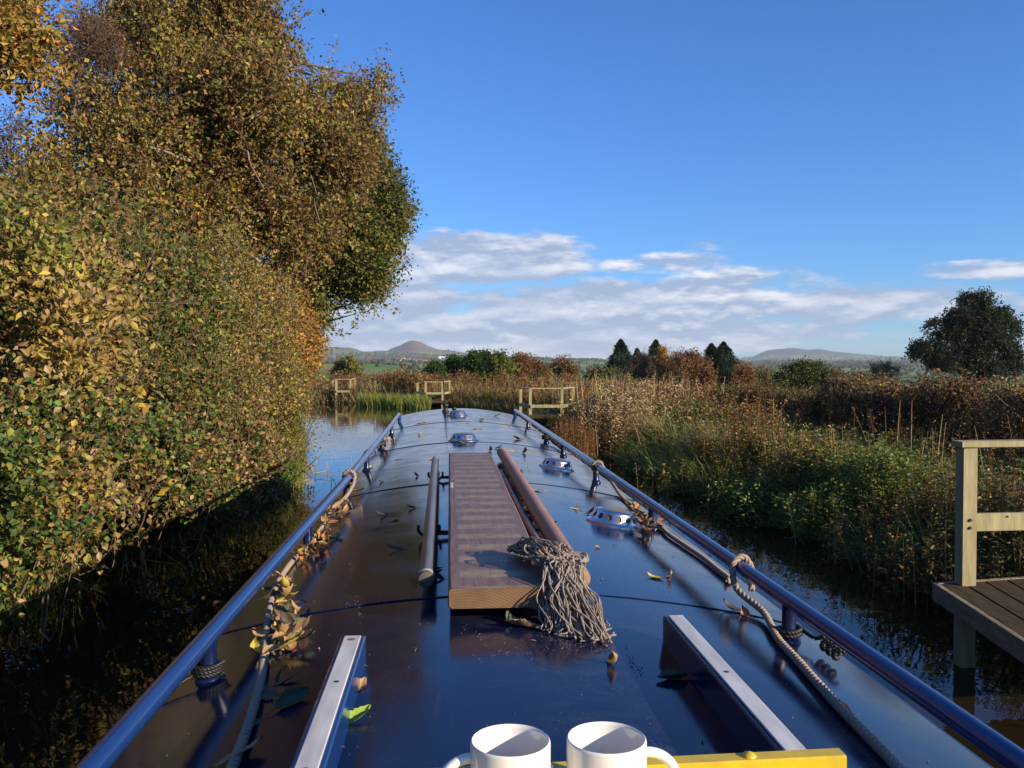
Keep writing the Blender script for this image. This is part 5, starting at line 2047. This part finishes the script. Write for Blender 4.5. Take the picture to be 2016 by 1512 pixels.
r_ = np.random.default_rng(85)
for (y0, y1, n, lo, hi_, pal_, lb_) in ((5.5, 10, 300, .25, .6, P_(green=3, grass=2, olive=2, ygreen=.6), 'a'), (10, 18, 620, .25, .62, P_(green=2, grass=3, olive=2, ygreen=1.2, gold=.5), 'b'), (18, 33, 700, .2, .48, P_(olive=3, brown=1, green=3, grass=2, tan=.6), 'c')):
    pp = strip_points(r_, n, y0, y1, 1, -.05, 2.8)
    bag = stalk_plants(r_, pp, r_.uniform(lo, hi_, n), .06 if y1 < 20 else .075, pal_, per=26, top=.1, spread=.16, lean=.35, aspect=.5)
    tag(bag.build('bank_weeds', leafM), kind='stuff')


# --- trees beyond the towpath, standing on the lower ground
def far_tree(name, label, lst, d, foot, leaf, ns, pal, pal2, seed, tr=.25, group=None, per=8, twf=.0, slen=.7, lmat=leafM, bark=barkM, copies=2, dd=2.0, frac=.7, **kw):
    r = np.random.default_rng(seed)
    pf = px_puffs(r, [(x, y, d, q) for (x, y, q) in lst], copies, dd)
    bx = at(foot[0], foot[1], d)
    z0 = gz(bx.x, d)
    ty = min(p[1] for p in lst)
    tk = [(bx.x, d, z0 - .2), (bx.x, d, z0 + (bx.z - z0) * .7 if bx.z > z0 else z0 + 1), tuple(at(foot[0], (foot[1] + ty) / 2, d)), tuple(at(foot[0], ty, d))]
    if tk[1][2] >= tk[2][2]:
        tk[1] = (bx.x, d, (z0 + tk[2][2]) / 2)
    return tree(name, label, 'tree', tk, tr, pf, ns, per, leaf, pal, pal2, slen=slen, seed=seed, twf=twf, lmat=lmat, bark=bark, group=group, frac=frac, twr=.03, **kw)


TG = 'trees beyond the towpath'
far_tree('oak_tree', 'large oak on the right skyline, leaf colours darkened as if backlit', [(1905, 600, 22), (1935, 590, 20), (1890, 630, 32), (1935, 630, 38), (1975, 640, 30), (1850, 655, 26), (1900, 670, 36), (1950, 680, 40), (1985, 690, 26),
         (1815, 690, 22), (1800, 700, 16), (1840, 700, 26), (1880, 705, 34), (1930, 720, 36), (1990, 725, 26), (1975, 615, 18), (1995, 665, 12), (1835, 640, 14), (1860, 715, 20)],
         85, (1925, 745), .24, 9500, [((.020, .034, .012), 3), ((.036, .050, .016), 2), ((.055, .052, .02), 1)], None, 91, tr=.8, group=TG, dd=2.2, slen=.5, twf=.1, frac=1, carve=1.25, shell=.1, edge=.2, sprigs=160)  # backlit darkness of the crown is put into these leaf colours


def conifer(label, px, top, base, d, halfw, seed, pal):
    r = np.random.default_rng(seed)
    b = at(px, base, d)
    tp = at(px, top, d)
    z0 = gz(b.x, d)
    H = tp.z - z0
    W = halfw * d / F / max(.35, (base - top) / ((tp.z - z0) / d * F)) ** .85 * 2.2
    t = thing('fir_tree', label, 'tree', (b.x, d, z0), 'dark firs beyond the towpath')
    MB().tube([(b.x, d, z0 - .2), (b.x, d, z0 + H * .6), (b.x, d, z0 + H * .98)], [.25, .14, .03], 7).build('trunk', barkM, t)
    L = Leaves()
    n = 5200
    u = r.random(n) ** .8
    a = r.uniform(0, 6.283, n)
    hh = H * (.12 + .88 * u)
    lob = .78 + .3 * np.sin(a * 3 + hh * 2.2) * r.random(n) + .12 * np.sin(hh * 5)
    rad = W * (1 - u) ** .85 * lob * (.1 + .9 * r.random(n) ** .5) + .03
    base_ = np.stack([b.x + np.cos(a) * rad, d + np.sin(a) * rad, z0 + hh - rad * .18], 1)
    per = 9
    out = np.stack([np.cos(a), np.sin(a), np.full(n, -.35)], 1)
    pos = base_[:, None, :] + (r.normal(size=(n, per, 3)) * .16 + out[:, None, :] * (r.random((n, per, 1)) - .5) * .5) * (.25 + (1 - u))[:, None, None]
    m = n * per
    sz = .28 * r.uniform(.6, 1.3, m) * np.repeat(.45 + .6 * (1 - u), per)
    L.quads(pos.reshape(-1, 3), np.repeat(out, per, 0) + r.normal(size=(m, 3)) * .35, nrmz(r.normal(size=(m, 3)) * .5 + np.array([0, 0, 1.0])), sz, sz * .4, .1, np.clip(pick(r, pal, m), .003, .8))
    L.build('crown', needleM, t)


fp = [((.016, .034, .013), 3), ((.026, .042, .014), 2)]
conifer('dark fir left of the brown trees, standing clear on the skyline', 1222, 668, 760, 105, 27, 101, fp)
conifer('dark fir behind the orange birch', 1291, 669, 760, 108, 26, 102, fp)
conifer('small dark fir between the two left firs', 1254, 686, 760, 112, 14, 103, fp)
conifer('left one of the joined pair of firs right of the brown trees', 1400, 676, 760, 104, 26, 104, fp)
conifer('right and broader one of the joined pair of firs', 1424, 673, 765, 102, 32, 105, fp)
far_tree('birch_tree', 'slender orange birch in front of the fir', [(1305, 690, 10), (1307, 712, 13), (1302, 735, 15), (1310, 750, 13)], 96, (1306, 770), .20, 900, P_(orange=2, gold=3, brown=1), P_(gold=2, tan=1, orange=1), 106, group=TG, dd=1, tr=.12, slen=.5, droop=.5)
far_tree('beech_tree', 'rust-brown round tree left of the joined firs', [(1360, 715, 22), (1345, 730, 24), (1380, 735, 26), (1355, 750, 26), (1390, 755, 22), (1365, 700, 12)], 92, (1365, 790), .22, 1700, P_(rust=3, brown=3, dkbrown=1), P_(brown=3, orange=.8, purple=1), 107, group=TG, slen=.6, twf=.3)
far_tree('ash_tree', 'half-bare purple-brown tree between the orange birch and the rust-brown tree', [(1335, 710, 14), (1330, 730, 18), (1345, 745, 16), (1322, 750, 16)], 100, (1333, 790), .16, 700, P_(purple=3, dkbrown=2, brown=1), None, 108, group=TG, twf=1, slen=.7)
far_tree('ash_tree', 'bare brown tree between the dark firs', [(1262, 715, 20), (1245, 735, 20), (1275, 740, 22), (1262, 755, 22)], 98, (1262, 790), .17, 1000, P_(dkbrown=3, brown=2, purple=2), None, 109, group=TG, twf=1, slen=.7)
far_tree('hawthorn_tree', 'dark olive thicket tree at the foot of the leftmost fir', [(1205, 745, 20), (1180, 745, 18), (1160, 752, 16), (1225, 760, 18)], 88, (1195, 785), .22, 1100, P_(dkgreen=2, olive=3, green=2), None, 110, group=TG)
far_tree('beech_tree', 'small brown round tree left of the fir group', [(1105, 722, 16), (1120, 735, 16), (1092, 735, 14), (1108, 745, 18)], 84, (1105, 780), .20, 1000, P_(brown=4, olive=2, tan=1), P_(brown=3, dkbrown=2), 111, group=TG, twf=.5)
far_tree('hazel_tree', 'rusty bush-like tree above the bracken, left of centre skyline', [(1020, 718, 18), (1040, 728, 18), (1065, 738, 16), (1000, 730, 16), (1035, 742, 20)], 70, (1030, 780), .17, 1500, P_(brown=3, rust=3, olive=1), P_(olive=2, brown=2), 112, group=TG, twf=.4)
far_tree('willow_tree', 'green leafy young tree poking above the bracken beyond the bow', [(985, 706, 9), (978, 718, 14), (995, 725, 14), (970, 732, 14), (988, 740, 16), (965, 745, 14)], 52, (982, 775), .16, 1300, P_(green=3, ygreen=2, olive=2), None, 113, group=TG, slen=.5)
far_tree('pine_tree', 'dark spreading pine left of the green young tree', [(935, 712, 15), (955, 708, 12), (925, 722, 14), (948, 724, 16), (935, 738, 12)], 90, (942, 775), .26, 1300, P_(dkgreen=4, ivy=2), P_(dkgreen=3, green=1), 114, group=TG, lmat=needleM, tr=.3)
far_tree('pine_tree', 'dark pine with a flat top between the round yew and the spreading pine', [(893, 716, 12), (905, 722, 13), (888, 730, 11), (905, 738, 13)], 95, (898, 775), .26, 900, P_(dkgreen=4, ivy=2), None, 115, group=TG, lmat=needleM, tr=.25)
far_tree('yew_tree', 'small round dark green tree left of the pines', [(856, 730, 13), (850, 740, 14), (864, 742, 12)], 88, (856, 775), .24, 900, P_(ivy=3, dkgreen=2, green=1.5), None, 116, group=TG, lmat=needleM)
far_tree('willow_tree', 'yellow-green bushy willow beyond the distant platform', [(672, 722, 10), (690, 716, 10), (680, 735, 18), (698, 732, 12), (665, 742, 12), (700, 745, 12)], 72, (682, 765), .18, 1500, P_(olive=3, ygreen=2, gold=1.5, green=1.5), None, 117, group=TG, slen=.5)
far_tree('oak_tree', 'dark green round oak right of the firs, behind the hedge', [(1560, 740, 20), (1585, 735, 20), (1610, 738, 20), (1540, 752, 16), (1640, 748, 18), (1590, 755, 26), (1625, 760, 20)], 75, (1590, 790), .26, 2200, P_(dkgreen=3, green=3, olive=2), P_(olive=3, green=1), 118, group=TG, tr=.35)
far_tree('beech_tree', 'brown dome-shaped tree between the joined firs and the dark oak', [(1498, 742, 20), (1515, 750, 16), (1484, 752, 14), (1500, 760, 20)], 130, (1500, 790), .30, 1000, P_(brown=3, olive=3, tan=1), None, 119, group=TG)
far_tree('hazel_tree', 'rusty bush beside the right-hand fir', [(1462, 735, 12), (1470, 750, 14), (1455, 755, 12)], 70, (1463, 790), .16, 800, P_(rust=3, brown=3), None, 120, group=TG, twf=.4)
far_tree('ash_tree', 'pale nearly bare tree in the gap left of the large oak', [(1745, 722, 14), (1725, 730, 14), (1765, 730, 12), (1740, 742, 18), (1700, 745, 14)], 90, (1742, 785), .13, 420, P_(tan=3, olive=1, brown=1), None, 121, group=TG, twf=1.0, slen=.8, bark=paleBarkM)
far_tree('hawthorn_tree', 'olive hedgerow tree under the left side of the large oak', [(1690, 760, 18), (1655, 765, 16), (1725, 765, 16)], 60, (1690, 790), .18, 900, P_(olive=3, brown=2, green=1), None, 122, group=TG)

# ================================================================ FARMS, VILLAGE, PYLONS
whiteM = principled('white_render', (.72, .70, .66), .8)
redroofM = principled('dull_roof', (.20, .13, .11), .8)
brickM = principled('far_brick', (.34, .20, .15), .85)


def house(label, px, py, r, w, h, dpt, wall, roof, name='farm_building', group='distant farm buildings'):
    az = az_of(px)
    x, y = r * math.sin(az), r * math.cos(az)
    z = float(far_z(np.array([x]), np.array([y]))[0])
    t = thing(name, label, 'building', (x, y, z), group)
    MB().box(x - w / 2, x + w / 2, y - dpt / 2, y + dpt / 2, z - 2, z + h).build('wall', wall, t)
    m_ = MB()
    e = .4
    m_.add([(x - w / 2 - e, y - dpt / 2 - e, z + h - .1), (x + w / 2 + e, y - dpt / 2 - e, z + h - .1), (x + w / 2 + e, y + dpt / 2 + e, z + h - .1), (x - w / 2 - e, y + dpt / 2 + e, z + h - .1),
            (x - w / 2 - e, y, z + h + dpt * .32), (x + w / 2 + e, y, z + h + dpt * .32)], [(0, 1, 5, 4), (2, 3, 4, 5), (0, 4, 3), (1, 2, 5), (3, 2, 1, 0)])
    m_.build('roof', roof, t)
    return t


house('leftmost of the three white farm buildings in the valley', 782, 728, 2300, 15, 3.6, 8, whiteM, redroofM)
house('middle and tallest of the three white farm buildings', 795, 727, 2330, 9, 5, 8, whiteM, redroofM)
house('rightmost of the three white farm buildings', 806, 727, 2300, 9, 4.2, 7, whiteM, redroofM)
vr_ = np.random.default_rng(6)
for k in range(13):
    px_ = 792 + k * 3.9 + vr_.uniform(-1, 1)
    house('small house of the village roofs showing over the bracken', px_, 734, 2000 + vr_.uniform(-60, 110), vr_.uniform(6, 10), vr_.uniform(3, 5.5), 7,
          whiteM if k % 3 == 0 else brickM, redroofM, 'village_house', 'village houses')
house('long white shed on the slope right of the peak', 873, 701, 3150, 34, 6, 14, whiteM, whiteM)

pyM = principled('pylon_steel', (.30, .32, .35), .6)
for (px_, r, h_, lb_) in ((867, 2700, 40, 'lattice pylon on the slope under the right foot of the peak'), (658, 2500, 36, 'lattice pylon before the wooded left ridge')):
    az = az_of(px_)
    x, y = r * math.sin(az), r * math.cos(az)
    z = float(far_z(np.array([x]), np.array([y]))[0])
    m_ = MB()
    for sx_ in (-1, 1):
        for sy_ in (-1, 1):
            m_.tube([(x + sx_ * 3.2, y + sy_ * 3.2, z - 1), (x + sx_ * .9, y + sy_ * .9, z + h_ * .6), (x, y, z + h_)], .28, 4)
    for q in range(6):
        zz, w_ = z + h_ * q / 8, 3.2 * (1 - q / 8.5)
        m_.tube([(x - w_, y - w_, zz), (x + w_ * .85, y - w_ * .85, zz + h_ / 8)], .16, 4)
        m_.tube([(x + w_, y - w_, zz), (x - w_ * .85, y - w_ * .85, zz + h_ / 8)], .16, 4)
    for q, w_ in ((.66, 6), (.78, 7.5), (.9, 5)):
        m_.tube([(x - w_, y, z + h_ * q), (x, y, z + h_ * (q + .03)), (x + w_, y, z + h_ * q)], .25, 4)
    tag(m_.build('pylon', pyM, None, (x, y, z)), lb_, 'pylon')

# ================================================================ FALLEN LEAVES AND LITTER
lr = np.random.default_rng(200)
veinM = {}


def fallen_mat(name, c1, c2, trans=.12):
    mt = principled(name, c1, .55, noise=(26, c2, .5, 5), bump=(60, .5, .002))
    return mt


LM = {'brown': fallen_mat('dry_brown_leaf', (.20, .105, .045), (.34, .20, .09)), 'tan': fallen_mat('tan_leaf', (.42, .27, .12), (.28, .15, .06)),
      'yellow': fallen_mat('yellow_leaf', (.46, .34, .06), (.36, .30, .07)), 'green': fallen_mat('green_leaf', (.13, .22, .03), (.20, .28, .04)),
      'dkgreen': fallen_mat('grey_green_leaf', (.045, .075, .04), (.08, .11, .055)), 'dark': fallen_mat('dark_wet_leaf', (.045, .03, .02), (.09, .06, .035)),
      'orange': fallen_mat('orange_leaf', (.45, .20, .05), (.36, .15, .04)), 'bright': fallen_mat('bright_green_leaf', (.20, .34, .03), (.26, .38, .05))}


def leaf_mesh(seed, curl, cup, jag=.0, w=.52):
    r = np.random.default_rng(seed)
    m_ = MB()
    nx, ny = 7, 13
    vs = []
    tw = r.normal() * .5
    for j in range(ny):
        t = j / (ny - 1)
        wd = w * math.sin(math.pi * min(1, t * .93 + .05)) ** .8 * (1 - .25 * t)
        wd *= 1 + jag * (1 if j % 2 else -1)
        for i in range(nx):
            s_ = -1 + 2 * i / (nx - 1)
            x = s_ * wd * .5
            z = cup * x * x * 4 + .02 * math.sin(9 * t + 4 * s_ + seed) + r.normal() * .006
            a = curl * (t - .2)
            y = math.sin(a) / curl if abs(curl) > .01 else t - .2
            zz = (1 - math.cos(a)) / curl if abs(curl) > .01 else 0
            ca, sa = math.cos(tw * t), math.sin(tw * t)
            vs.append((x * ca - z * sa, y - z * math.sin(a), zz + z * math.cos(a) * 1 + x * sa))
    fs = []
    for j in range(ny - 1):
        for i in range(nx - 1):
            a = j * nx + i
            fs.append((a, a + 1, a + nx + 1, a + nx))
    m_.add(vs, fs)
    y0 = vs[3]
    m_.tube([(y0[0], y0[1] + .01, y0[2]), (y0[0] + .03, y0[1] - .15, y0[2] + .03), (y0[0] + .06, y0[1] - .32, y0[2] - .01)], [.012, .009, .012], 5)
    zmin = min(v[2] for v in m_.V)
    m_.V = [(v[0], v[1], v[2] - zmin) for v in m_.V]
    return m_


PROTO = {}
for nm, args in {'flat': (1, .35, .12, .03), 'curl': (2, 1.7, .5, .04), 'roll': (3, 2.6, 1.1, .05), 'cup': (4, .7, .9, .06), 'twist': (5, 1.3, .7, .08), 'narrow': (6, .6, .6, .02, .3)}.items():
    PROTO[nm] = leaf_mesh(*args)
MESHC = {}


def leaf(px, py, size, kind, colr, label, group='leaves scattered on the roof', rot=None, tilt=None, up=.001, pos=None):
    key = (kind, colr)
    if key not in MESHC:
        o = PROTO[kind].build('fallen_leaf', LM[colr], None, keep=True, smooth=True)
        MESHC[key] = o.data
    else:
        o = bpy.data.objects.new('fallen_leaf', MESHC[key])
        sc.collection.objects.link(o)
    p = pos if pos is not None else roof_at(px, py, up)
    o.location = p
    o.scale = (size, size, size * lr.uniform(.8, 1.1))
    tl = tilt if tilt is not None else (lr.normal() * .10, lr.normal() * .10)
    o.rotation_euler = (tl[0], tl[1], rot if rot is not None else lr.uniform(0, 6.28))
    tag(o, label, 'leaf', group)
    return o


# single leaves one can point at
leaf(1205, 1306, .062, 'roll', 'tan', 'curled tan leaf on the bare blue roof below the mop', rot=-2.3, tilt=(.3, .5))
leaf(1045, 1236, .085, 'cup', 'brown', 'large crumpled brown leaf under the left edge of the mop', rot=1.4)
leaf(1012, 1228, .055, 'curl', 'dkgreen', 'dark green curled leaf at the foot of the plank end', rot=.5)
leaf(1342, 1334, .085, 'cup', 'dkgreen', 'dark green leaf in the shade against the right hatch runner', rot=2.0)
leaf(1300, 1140, .065, 'curl', 'yellow', 'small yellow and brown leaf alone on the right half of the roof', rot=1.2)
leaf(1318, 1143, .05, 'roll', 'brown', 'curled brown leaf touching the lone yellow one right of the mop', rot=-.9)
leaf(1140, 1003, .055, 'narrow', 'yellow', 'yellow-green leaf left of the nearest roof vent', rot=1.5)
leaf(1158, 1012, .06, 'curl', 'dark', 'dark leaf pressed against the left side of the nearest roof vent')
leaf(1132, 1001, .03, 'roll', 'dark', 'tiny dark leaf curl left of the nearest roof vent')
leaf(1452, 1203, .075, 'curl', 'dark', 'dark wet leaf below the rope on the right side of the roof', rot=1.1)
leaf(1472, 1213, .055, 'roll', 'brown', 'brown leaf curl beside the dark wet one on the right side of the roof', rot=.3)
leaf(1670, 1406, .05, 'roll', 'brown', 'brown leaf stuck under the near right rope', rot=.4)
leaf(690, 1424, .062, 'cup', 'bright', 'bright green leaf beside the left hatch runner', rot=-.9, tilt=(.2, 0))
leaf(684, 1396, .045, 'curl', 'tan', 'pale tan leaf just above the bright green one', rot=.7)
leaf(699, 1360, .058, 'twist', 'tan', 'crumpled tan leaf halfway along the left hatch runner', rot=-.4)
leaf(707, 1308, .048, 'roll', 'brown', 'brown leaf at the far part of the left hatch runner', rot=.9)
leaf(555, 1392, .085, 'cup', 'dkgreen', 'large grey-green leaf right of the left rope', rot=-.7, tilt=(0, .35))
leaf(530, 1374, .09, 'flat', 'dark', 'flat dark leaf under the large grey-green one', rot=.4)
leaf(549, 1346, .06, 'narrow', 'dkgreen', 'narrow grey-green leaf beside the left rope', rot=-1.2)
leaf(507, 1420, .055, 'flat', 'dkgreen', 'small grey-green leaf touching the left rope below the large one', rot=2.6)
leaf(442, 1500, .10, 'flat', 'tan', 'pale torn leaf at the bottom left across the rope', rot=-.8, tilt=(.1, -.3), up=.012)
leaf(553, 1278, .085, 'cup', 'yellow', 'broad yellow leaf at the bottom of the left rope heap', rot=-1.4, tilt=(.35, 0), up=.01)
leaf(790, 1082, .07, 'flat', 'dark', 'dark leaf on the shaded left half of the roof, nearest the left pole', rot=1.2)
leaf(772, 1026, .05, 'narrow', 'dark', 'narrow dark leaf on the shaded left half of the roof')
leaf(815, 1000, .055, 'twist', 'dark', 'black twisted leaf left of the left pole')
leaf(757, 1015, .06, 'curl', 'dark', 'curled dark leaf left of the black twisted one', rot=1.7)
leaf(822, 937, .05, 'roll', 'dark', 'small dark leaf beyond the black twisted one', rot=1.3)
leaf(752, 949, .05, 'curl', 'dark', 'dark leaf pair nearest the left rail knot', rot=1.2)
leaf(780, 905, .09, 'narrow', 'tan', 'long pale twig-like leaf on the left half of the roof', rot=-1.25)
leaf(825, 858, .07, 'roll', 'tan', 'tan curled leaf in the far left part of the roof')
leaf(704, 964, .07, 'flat', 'yellow', 'yellow-green leaf in the gutter by the left handrail', rot=-1)
leaf(727, 922, .075, 'cup', 'yellow', 'bright yellow leaf at a left stanchion')
leaf(913, 874, .075, 'cup', 'yellow', 'yellow leaf on the roof in front of the middle vent', rot=1.4)
leaf(1058, 967, .10, 'narrow', 'yellow', 'long yellow leaf right of the thick pole', rot=1.45)
leaf(1032, 892, .085, 'curl', 'dark', 'dark leaf beyond the thick pole')
leaf(1015, 889, .08, 'narrow', 'yellow', 'thin yellow leaf left of the dark one beyond the thick pole', rot=1.5)
leaf(1048, 891, .08, 'flat', 'yellow', 'yellow-green leaf right of the dark one beyond the thick pole', rot=1.4)
leaf(1025, 866, .10, 'twist', 'tan', 'reddish leaf and stalk in the far right part of the roof', rot=1.5)
leaf(978, 883, .08, 'curl', 'dkgreen', 'green-black leaf at the far end of the plank')
leaf(966, 888, .08, 'roll', 'brown', 'brown leaf at the far end of the plank')
leaf(946, 828, .10, 'cup', 'dark', 'dark leaf right of the farthest vent')
leaf(975, 819, .11, 'twist', 'yellow', 'yellow leaf pair far along the roof on the right')
leaf(944, 844, .11, 'narrow', 'yellow', 'thin yellow leaf between the two far vents', rot=1.5)
leaf(920, 833, .13, 'narrow', 'yellow', 'thin yellow-green leaf nearest the farthest vent', rot=1.5)
leaf(822, 834, .14, 'narrow', 'tan', 'long straw-coloured leaf in the far left part of the roof', rot=-1.2)
leaf(1000, 840, .09, 'narrow', 'yellow', 'small thin leaf far along the roof near the right handrail', rot=1.5)
leaf(850, 940, .05, 'cup', 'dkgreen', 'dark leaf under the far part of the left pole')
leaf(868, 1140, .06, 'twist', 'dark', 'black crumpled leaf between the left pole and the plank', rot=1.0)
leaf(866, 1120, .05, 'curl', 'dark', 'second black crumpled leaf between the left pole and the plank', rot=2.0)
leaf(847, 905, .05, 'cup', 'orange', 'small orange leaf touching the far end of the left pole')
leaf(1178, 1078, .030, 'roll', 'tan', 'small acorn-like curl on the open blue roof right of the thick pole')

# heaps: leaves caught by the ropes
hk = ['curl', 'roll', 'cup', 'twist', 'flat']
heaps = [
    ('leaf in the near heap caught along the left rope', 'leaf heap along the left rope', 66, [(552, 1148), (560, 1180), (566, 1215), (560, 1250), (545, 1275)], 22, 14, ('tan', 'brown', 'yellow', 'tan', 'dkgreen', 'dark'), .054, .04),
    ('leaf in the orange heap at the second left stanchion', 'leaf heap at the second left stanchion', 34, [(600, 1095), (615, 1078), (632, 1062), (645, 1052)], 16, 10, ('orange', 'tan', 'brown', 'yellow', 'dark'), .055, .05),
    ('leaf in the small brown heap under the left rope knot', 'leaf heap under the left rope knot', 30, [(640, 1035), (655, 1012), (672, 995), (682, 985)], 12, 8, ('brown', 'brown', 'tan', 'dark'), .05, .04),
    ('leaf in the heap between the nearest vent and the right stanchion', 'leaf heap behind the nearest vent', 38, [(1240, 998), (1262, 1012), (1278, 1026), (1290, 1038), (1268, 1044)], 12, 9, ('brown', 'orange', 'tan', 'dark', 'yellow'), .052, .045),
    ('leaf in the row caught between plank and thick pole', 'leaf row between plank and pole', 22, [(1020, 960), (1035, 990), (1050, 1020), (1065, 1050), (1008, 935)], 5, 12, ('brown', 'tan', 'brown', 'dark'), .05, .02),
    ('leaf at the far left stanchions under the handrail', 'leaves at the far left stanchions', 10, [(765, 868), (748, 878), (742, 885)], 8, 4, ('brown', 'orange', 'tan'), .07, .02),
]
for (lb, gp, n, path, jx, jy, cols, size, hh) in heaps:
    for k in range(n):
        t = lr.random() * (len(path) - 1)
        i = min(int(t), len(path) - 2)
        u = t - i
        px_ = path[i][0] * (1 - u) + path[i + 1][0] * u + lr.normal() * jx * .7
        py_ = path[i][1] * (1 - u) + path[i + 1][1] * u + lr.normal() * jy * .6
        leaf(px_, py_, size * lr.uniform(.7, 1.25), hk[int(lr.integers(5))], cols[int(lr.integers(len(cols)))], lb, gp,
             tilt=(lr.normal() * .38, lr.normal() * .38), up=.002 + lr.random() * hh * .6)
# a green sprig by the orange heap
for k in range(6):
    leaf(655 + lr.normal() * 12, 1056 + lr.normal() * 5, .06, 'flat', 'dkgreen', 'dark green leaf of the sprig beside the orange heap', 'dark green sprig beside the orange heap', tilt=(lr.normal() * .3, lr.normal() * .3), up=.01)
# crumbs, seeds and twigs too small to count
m_ = MB()
for k in range(420):
    y_ = 1.2 + lr.random() ** 1.6 * 9
    x_ = .16 + lr.uniform(-.7, .72)
    if -.03 < x_ < .3 and y_ > 2.15:
        continue
    s_ = lr.uniform(.0006, .0016) if lr.random() < .93 else lr.uniform(.002, .0032)
    z_ = roofz(x_, y_)
    m_.tube([(x_, y_, z_), (x_ + s_ * lr.normal(), y_ + s_, z_ + s_ * 1.2)], [s_ * 1.1, s_ * .7], 5)
for k in range(26):
    y_, x_ = lr.uniform(1.6, 8), .16 + lr.uniform(-.65, .7)
    if -.03 < x_ < .3 and y_ > 2.1:
        continue
    a = lr.uniform(0, 6.28)
    l_ = lr.uniform(.012, .045)
    z_ = roofz(x_, y_) + .002
    m_.tube([(x_, y_, z_), (x_ + l_ * .5 * math.cos(a), y_ + l_ * .5 * math.sin(a), z_ + .003), (x_ + l_ * math.cos(a + .4), y_ + l_ * math.sin(a + .4), z_)], .0009, 4)
for (p0, p1, n_) in (((1190, 1050), (1236, 1196), 60), ((1238, 1078), (1330, 1200), 35), ((690, 1105), (712, 1225), 60), ((940, 1290), (1210, 1265), 60), ((1230, 1285), (1262, 1330), 50), ((700, 1330), (655, 1500), 80), ((905, 1235), (1060, 1300), 50)):
    for k in range(n_):
        t = lr.random()
        q = roof_at(p0[0] * (1 - t) + p1[0] * t + lr.normal() * 4, p0[1] * (1 - t) + p1[1] * t + lr.normal() * 6)
        s_ = lr.uniform(.0004, .0013)
        m_.tube([q, q + Vector((s_ * lr.normal(), s_, s_ * .8))], [s_ * 1.1, s_ * .7], 5)
tag(m_.build('roof_crumbs', principled('crumb', (.20, .15, .11), .8)), kind='stuff')

# leaves and bits afloat
fb = np.random.default_rng(210)
L_ = Leaves()
n = 520
y_ = fb.uniform(4, 42, n)
t_ = fb.random(n)
side_ = fb.random(n) < .6
x_ = np.where(side_, xl(y_) + fb.random(n) ** 1.5 * 2.0, xr(y_) - fb.random(n) ** 1.5 * 2.2)
pos = np.stack([x_, y_, np.full(n, .004)], 1)
a = fb.uniform(0, 6.28, n)
ax = np.stack([np.cos(a), np.sin(a), np.zeros(n)], 1)
sz = fb.uniform(.025, .06, n)
L_.shaped(pos, ax, np.tile([0, 0, 1.0], (n, 1)) + fb.normal(size=(n, 3)) * .06, sz, sz * .55, .1, np.clip(pick(fb, P_(brown=4, dkbrown=3, tan=2, gold=1, yellow=.3), n), .003, .8))
tag(L_.build('floating_leaves', leafM), kind='stuff')
